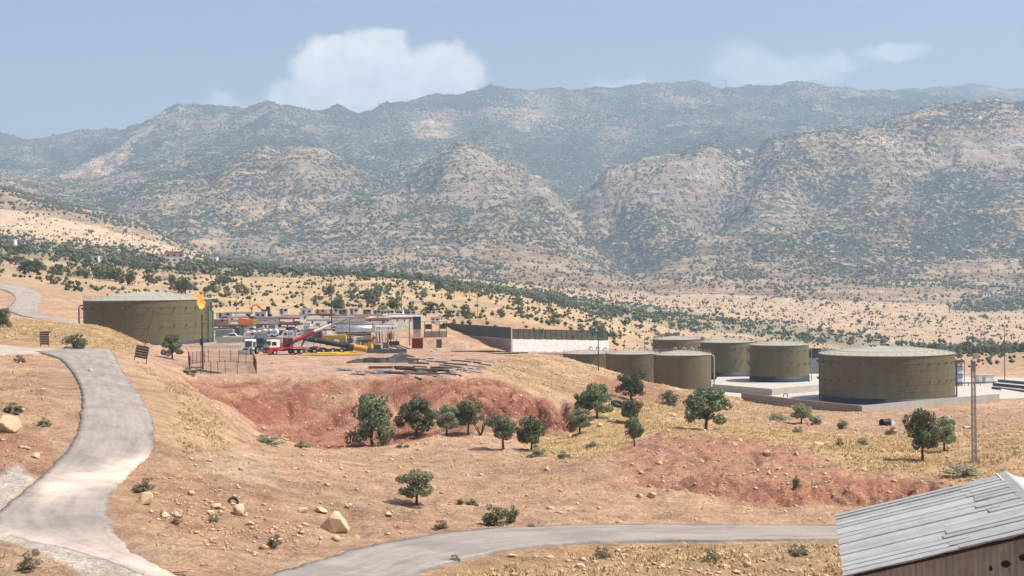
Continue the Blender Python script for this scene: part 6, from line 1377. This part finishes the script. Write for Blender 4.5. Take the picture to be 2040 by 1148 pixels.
def zone_label(x, y):
    u = x / y
    if u < -.28: return 'small oak on the wooded slope above the far road', 'oaks above the far road'
    if u < -.19: return 'small oak on the slope behind the huge olive tank', 'oaks behind the huge tank'
    if u < -.02: return 'small oak dotted over the dry hill behind the yard', 'oaks on the dry hill'
    if u < .12: return 'small oak on the slope running down behind the fences', 'oaks behind the fences'
    return 'small oak on the valley side beyond the tank farm', 'oaks beyond the tank farm'
for k, i in enumerate(near_i):
    cr, tr = MID[k % 5]; lab, grp = zone_label(X1[i], Y1[i])
    t = thing('oak_tree', lab, 'tree', (X1[i], Y1[i], Z1[i] - .1), float(rng.uniform(0, 6.28)), grp); s = S1[i]; t.scale = (s * 1.15, s * 1.15, s * rng.uniform(.8, 1.1)); put('crown', cr, t); put('trunk', tr, t)
def forest_mat(name, a, b_):
    m, nt, b = nodes_of(name); at_ = nt.nodes.new('ShaderNodeAttribute'); at_.attribute_name = 'leaf'; pos = objco(nt)
    o = mixc(nt, at_.outputs['Fac'], a, b_); nt.links.new(o, b.inputs['Base Color']); b.inputs['Roughness'].default_value = .9; b.inputs['Specular IOR Level'].default_value = .1
    return m
M['scrub'] = forest_mat('scrub_foliage', (.045, .06, .03), (.10, .115, .055))
phi = (1 + 5 ** .5) / 2
ICO = np.array([(-1, phi, 0), (1, phi, 0), (-1, -phi, 0), (1, -phi, 0), (0, -1, phi), (0, 1, phi), (0, -1, -phi), (0, 1, -phi), (phi, 0, -1), (phi, 0, 1), (-phi, 0, -1), (-phi, 0, 1)]) / math.sqrt(1 + phi * phi)
ICF = np.array([(0,11,5),(0,5,1),(0,1,7),(0,7,10),(0,10,11),(1,5,9),(5,11,4),(11,10,2),(10,7,6),(7,1,8),(3,9,4),(3,4,2),(3,2,6),(3,6,8),(3,8,9),(4,9,5),(2,4,11),(6,2,10),(8,6,7),(9,8,1)])
OCT = np.array([(1, 0, 0), (0, 1, 0), (-1, 0, 0), (0, -1, 0), (0, 0, 1), (0, 0, -1)], float); OCF = np.array([(0, 1, 4), (1, 2, 4), (2, 3, 4), (3, 0, 4), (1, 0, 5), (2, 1, 5), (3, 2, 5), (0, 3, 5)])
def blobs(name, X, Y, Z, S, label, per=1, octa=False):
    n = len(X)
    if per > 1:
        off = rng.normal(scale=.32, size=(n, per, 3)); off[..., 2] = np.abs(off[..., 2]) * .8
        X = (X[:, None] + off[..., 0] * S[:, None]).ravel(); Y = (Y[:, None] + off[..., 1] * S[:, None]).ravel(); Z = (Z[:, None] + off[..., 2] * S[:, None]).ravel(); S = np.repeat(S, per) * rng.uniform(.45, .75, n * per); n = n * per
    base, fc = (OCT, OCF) if octa else (ICO, ICF); nv = len(base); rz = rng.uniform(0, 6.28, n); base = np.stack([base[None, :, 0] * np.cos(rz)[:, None] - base[None, :, 1] * np.sin(rz)[:, None], base[None, :, 0] * np.sin(rz)[:, None] + base[None, :, 1] * np.cos(rz)[:, None], np.repeat(base[None, :, 2], n, 0)], -1)
    J = rng.uniform(.7, 1.3, (n, nv, 1)); sc = np.stack([S * .5 * rng.uniform(.8, 1.25, n), S * .5 * rng.uniform(.8, 1.25, n), S * .45 * rng.uniform(.8, 1.2, n)], 1)
    V = base * J * sc[:, None, :] + np.stack([X, Y, Z + S * .33], 1)[:, None, :]
    Fc = (fc[None] + (np.arange(n) * nv)[:, None, None]).reshape(-1, 3)
    me = mesh_np(name, V.reshape(-1, 3), Fc, M['scrub'])
    a = me.attributes.new('leaf', 'FLOAT', 'POINT'); a.data.foreach_set('value', np.repeat(rng.beta(2, 2, n), nv).astype(np.float32))
    o = put(name, me); tag(o, label, kind='stuff'); return o
blobs('valley_trees', X1[rest_i], Y1[rest_i], Z1[rest_i], S1[rest_i] * 1.15, 'dark oaks and orchard trees filling the valley belts', 4, True)
wsm = sstep(420, 500, GY) * (1 - sstep(2000, 2400, GY)) * (ROADMASK < .05) * visible_mask(.003) * (.1 + sstep(-.3, .4, fbm(GX / 40, GY / 40, 3, 888))) * (1 - Z_YARD); wsm[:, np.abs(U) > .4] = 0; wsm = np.clip(wsm, 0, None) * cell_area() / GY; wsm = wsm.ravel() / wsm.sum()
_i = rng.choice(wsm.size, 9000, p=wsm); _r, _c = np.unravel_index(_i, GZ.shape); _y = rows[_r] * np.exp(rng.uniform(-.5, .5, len(_r)) * .007); _x = (U[_c] + rng.uniform(-.5, .5, len(_c)) * .0014) * _y
blobs('low_scrub', _x, _y, sample(_x, _y), rng.uniform(.7, 2.2, len(_x)) * (1 + .4 * sstep(900, 1600, _y)), 'low dry scrub speckling the valley slopes', 1, True)
X2, Y2_, Z2 = draw(GY >= 1950)
print('far trees', len(X2), 'TRIS', sum(len(m.loops) - 2 * len(m.polygons) for m in bpy.data.meshes))
blobs('hillside_scrub', X2, Y2_, Z2, (2.4 + 5.6 * rng.beta(1.4, 2.6, len(X2))) * (1 + .25 * sstep(3500, 5000, Y2_)), 'dark oak scrub dotted over the mountain slopes', 1, True)

# ------------------------------------------------------------------ boulders, stones, straw
def rock_mesh(seed, flat=.75, sub=3):
    import bmesh
    bm = bmesh.new(); bmesh.ops.create_icosphere(bm, subdivisions=sub, radius=.5); g = random.Random(seed)
    planes = [(Vector((g.gauss(0, 1), g.gauss(0, 1), g.gauss(0, 1))).normalized(), g.uniform(.25, .41)) for _ in range(12)]
    for v in bm.verts:
        for n, d in planes:
            k = v.co.dot(n)
            if k > d: v.co -= n * (k - d) * .92
        v.co *= 1 + g.uniform(-.02, .02); v.co.z *= flat
    me = bpy.data.meshes.new('boulder'); bm.to_mesh(me); bm.free(); me.materials.append(M['stone']); return me
ROCK = [rock_mesh(i) for i in range(6)]
def boulder(px, py, w, h, label, k=0, group='boulders'):
    p = hit(px, py); m = p.y / F; o = put('boulder', ROCK[k % 6], None, p + Vector((0, 0, h * m * .30))); o.rotation_euler = (rnd.uniform(-.3, .3), rnd.uniform(-.3, .3), rnd.uniform(0, 6)); o.scale = (w * m * 1.15, w * m * .95, h * m * 1.45); tag(o, label, 'boulder', group)
for k, a in enumerate([(668, 1060, 60, 50, 'largest pale boulder jutting from the slope above the road'), (475, 1024, 38, 26, 'rounded boulder beside the small black tyre'), (290, 1004, 34, 28, 'pale boulder below the grey roadside shrub'), (18, 858, 66, 40, 'big tan boulder cut by the left edge'),
     (430, 1014, 24, 18, 'flat boulder left of the rounded one'), (420, 1026, 18, 14, 'small boulder just below the flat one'), (640, 1020, 26, 12, 'flat stone above the largest boulder'), (604, 1020, 22, 12, 'flat stone left above the largest boulder'), (1528, 908, 17, 14, 'brown boulder on the red mound'), (1586, 908, 13, 10, 'pale stone right of the brown boulder'),
     (1632, 886, 22, 7, 'flat pale stone at the top of the red mound'), (1926, 855, 20, 10, 'stone heap behind the lattice mast'), (1962, 852, 8, 13, 'upright stone right of the lattice mast'), (1217, 840, 14, 9, 'pale stone at the stone line by the gully'), (1195, 850, 12, 9, 'pale stone lower on the stone line'), (1298, 990, 24, 12, 'pale stone pile on the red slope'), (1274, 990, 16, 10, 'smaller stone left of the pale stone pile'),
     (652, 968, 16, 9, 'pale round stone on the dirt track'), (775, 1028, 16, 10, 'stone below the lone small oak'), (72, 912, 20, 14, 'tan stone on the red patch left of the road'), (180, 772 - 30, 14, 8, 'stone at the inside of the road bend'), (1340, 830, 14, 8, 'stone beside the yellow field edge'), (1020, 1120 - 10, 20, 10, 'stone below the road bend'), (1155, 1132, 24, 14, 'pale stone on the verge'), (1760, 900, 12, 7, 'stone in the straw below the widest tank'), (1700, 925, 12, 8, 'stone at the right edge of the red mound'), (1815, 995, 12, 10, 'round stone at the end of the cut bank'), (380, 985, 20, 10, 'low stone above the pale slope'), (330, 1030, 18, 11, 'stone left of the grey weed'), (500, 1045, 16, 9, 'stone right below the rounded boulder')]): boulder(*a, k)
bp = [hit(px, py) for px, py in ((1470, 796), (1500, 800), (1530, 804), (1560, 808), (1585, 812))]
for k in range(26):
    f = rnd.random() * 3.999; q = bp[int(f)].lerp(bp[int(f) + 1], f % 1); s = rnd.uniform(.5, 1.2); q.y -= rnd.uniform(0.2, 2.2); q.z = gz(q.x, q.y) + s * .2; o = put('rubble_block', ROCK[k % 6], None, q); o.scale = (s * 1.3, s, s * .8); o.rotation_euler = (0, 0, rnd.uniform(0, 6)); tag(o, 'rubble block banked along the shaded pad wall', 'stone', 'rubble along the pad wall')
# tyres and half-barrel
def tyre(px, py, r, label, tilt):
    p = hit(px, py); t = thing('tyre', label, 'tyre', p + Vector((0, 0, r * .35))); t.rotation_euler = (tilt, .1, .4); n, m = 20, 8; V = [((r + r*.32*math.cos(b)) * math.cos(a), (r + r*.32*math.cos(b)) * math.sin(a), r*.32*math.sin(b)) for a in np.linspace(0, 2*math.pi, n, endpoint=False) for b in np.linspace(0, 2*math.pi, m, endpoint=False)]
    MB().add(V, [(i*m + j, ((i+1) % n)*m + j, ((i+1) % n)*m + (j+1) % m, i*m + (j+1) % m) for i in range(n) for j in range(m)], True).build('casing', 'black', t)
    MB().lathe([(r * .66, -.1 * r), (r * .70, .1 * r)], 18).build('bead', 'grey', t)
tyre(1231, 809, .95, 'big black tyre lying on the slope by the three oaks', .35); tyre(465, 1002, .30, 'small black tyre half hidden behind the rounded boulder', .8)
p = hit(1764, 848); t = thing('cut_barrel', 'cut dark barrel lying on the red earth before the pad', 'barrel', p); MB().lathe([(.62, -.9), (.66, -.85), (.62, 0), (.66, .85), (.62, .9), (.02, .9)], 18).build('shell', 'tarp', t).rotation_euler = (0, math.pi/2, .5); t.children[0].location = (0, 0, .5); MB().box((1.1, 0, .35), (.7, .9, .6), .4).build('liner', 'white', t)
p = hit(335, 1146); o = MB().tube([(0, 0, .05), (1.1, -.6, .1)], .03, 5).tube([(-.3, .1, .05), (.9, .3, .12)], .025, 5).build('dead_branch', 'bark', None, p); tag(o, 'dead branch lying by the junction at the bottom', 'branch')
# loose stones, uncountable
rock_low = (ICO * .5, ICF)
def scatter(wgrid, n, ymin, ymax):
    w = np.where((GY > ymin) & (GY < ymax) & (ROADMASK < .25), wgrid, 0) * cell_area(); w[:, np.abs(U) > .42] = 0; w = w.ravel() / w.sum()
    idx = rng.choice(w.size, n, p=w); r, c = np.unravel_index(idx, GZ.shape); yy = rows[r] * np.exp(rng.uniform(-.5, .5, n) * .0033); xx = (U[c] + rng.uniform(-.5, .5, n) * .0014) * yy
    return xx, yy, sample(xx, yy)
clus = sstep(-.1, .5, fbm(GX / 5, GY / 5, 3, 700))
wst = (.25 + 1.6 * Z_ROCKRED + 1.0 * Z_LEFTRED + .8 * Z_ROADBANK + .8 * Z_RED + .5 * Z_MOUND + 1.2 * Z_GULLY + .4 * Z_GRASSBANK + .6 * Z_SLOPE + .5 * Z_PADFRONT) * (.2 + clus) * (1 - .8 * Z_FIELD) * (1 - .7 * Z_PAD)
wst *= np.where(GY < 140, 2.0, 1.0)
xs, ys, zs = scatter(wst, 17000, 66, 340)
sz = rng.lognormal(math.log(.10), .66, len(xs)).clip(.05, .55); n = len(xs)
_rz = rng.uniform(0, 6.28, n); _tl = rng.uniform(-.7, .7, n)
_o = np.repeat(OCT[None], n, 0); _o = np.stack([_o[..., 0], _o[..., 1] * np.cos(_tl)[:, None] - _o[..., 2] * np.sin(_tl)[:, None], _o[..., 1] * np.sin(_tl)[:, None] + _o[..., 2] * np.cos(_tl)[:, None]], -1); _o = np.stack([_o[..., 0] * np.cos(_rz)[:, None] - _o[..., 1] * np.sin(_rz)[:, None], _o[..., 0] * np.sin(_rz)[:, None] + _o[..., 1] * np.cos(_rz)[:, None], _o[..., 2]], -1)
V = _o * .62 * rng.uniform(.5, 1.25, (n, 6, 1)) * (sz[:, None] * rng.uniform(.7, 1.3, (n, 3)) * np.array([1.25, 1.0, .8]))[:, None, :] + np.stack([xs, ys, zs + sz * .18], 1)[:, None, :]
tag(put('loose_stones', mesh_np('loose_stones', V.reshape(-1, 3), (OCF[None] + (np.arange(n) * 6)[:, None, None]).reshape(-1, 3), M['stone'])), 'loose pale stones strewn over the near slopes', kind='stuff')
# straw tufts
wg = (.10 + 1.3 * Z_FIELD + 1.2 * Z_GRASSBANK + 1.2 * Z_MOUNDL + 1.5 * Z_ROADBANK + 1.1 * Z_RIGHT + .7 * Z_SLOPE) * (.15 + sstep(-.2, .5, fbm(GX / 6, GY / 6, 3, 720))) * (1 - .9 * Z_PAD) * (1 - .7 * Z_TRACK) * (1 - .7 * Z_RED)
xs, ys, zs = scatter(wg, 34000, 66, 345); n = len(xs); nb = 5
hh = rng.uniform(.10, .36, n); a = rng.uniform(0, 2*np.pi, (n, nb)); rad = rng.uniform(.0, .3, (n, nb)); tip = rng.uniform(.05, .3, (n, nb))
bx = xs[:, None] + rad * np.cos(a); by = ys[:, None] + rad * np.sin(a); wd = .035 + .03 * rng.random((n, nb)); hb = hh[:, None] * rng.uniform(.6, 1.1, (n, nb)); pa = a + np.pi / 2
V = np.stack([np.stack([bx - wd * np.cos(pa), by - wd * np.sin(pa), zs[:, None] - .03 + 0 * bx], -1), np.stack([bx + wd * np.cos(pa), by + wd * np.sin(pa), zs[:, None] - .03 + 0 * bx], -1), np.stack([bx + tip * np.cos(a), by + tip * np.sin(a), zs[:, None] + hb], -1)], 2).reshape(-1, 3)
def straw():
    m, nt, b = nodes_of('straw'); pos = objco(nt); n = noise_node(nt, pos, .8, 4, .7); o = mixc(nt, maprange(nt, n, .35, .65, 0, 1), (.44, .31, .145), (.56, .41, .21)); nt.links.new(o, b.inputs['Base Color']); b.inputs['Roughness'].default_value = .9; return m
M['straw'] = straw()
tag(put('dry_grass', mesh_np('dry_grass', V, np.arange(len(V)).reshape(-1, 3), M['straw'])), 'straw coloured dry grass tufts on the near ground', kind='stuff')
# ------------------------------------------------------------------ haze over the valley
def haze():
    me = bpy.data.meshes.new('haze')
    x, y0, y1, z0, z1 = 4700, -60, 9400, float(GZ.min()) - 3, float(GZ.max()) + 12
    v = [(sx * x, y, z) for z in (z0, z1) for y in (y0, y1) for sx in (-1, 1)]
    me.from_pydata(v, [], [(0, 2, 3, 1), (4, 5, 7, 6), (0, 1, 5, 4), (2, 6, 7, 3), (0, 4, 6, 2), (1, 3, 7, 5)])
    m = bpy.data.materials.new('haze_air'); m.use_nodes = True; nt = m.node_tree; nt.nodes.clear()
    o_ = nt.nodes.new('ShaderNodeOutputMaterial'); p = nt.nodes.new('ShaderNodeVolumePrincipled')
    p.inputs['Color'].default_value = (0.57, 0.755, 0.98, 1); p.inputs['Density'].default_value = 1.25e-4
    p.inputs['Anisotropy'].default_value = 0.1
    nt.links.new(p.outputs[0], o_.inputs['Volume']); me.materials.append(m)
    o = bpy.data.objects.new('haze', me); COL.objects.link(o); o['kind'] = 'stuff'; o['label'] = 'pale blue haze hanging over the whole valley'
haze()
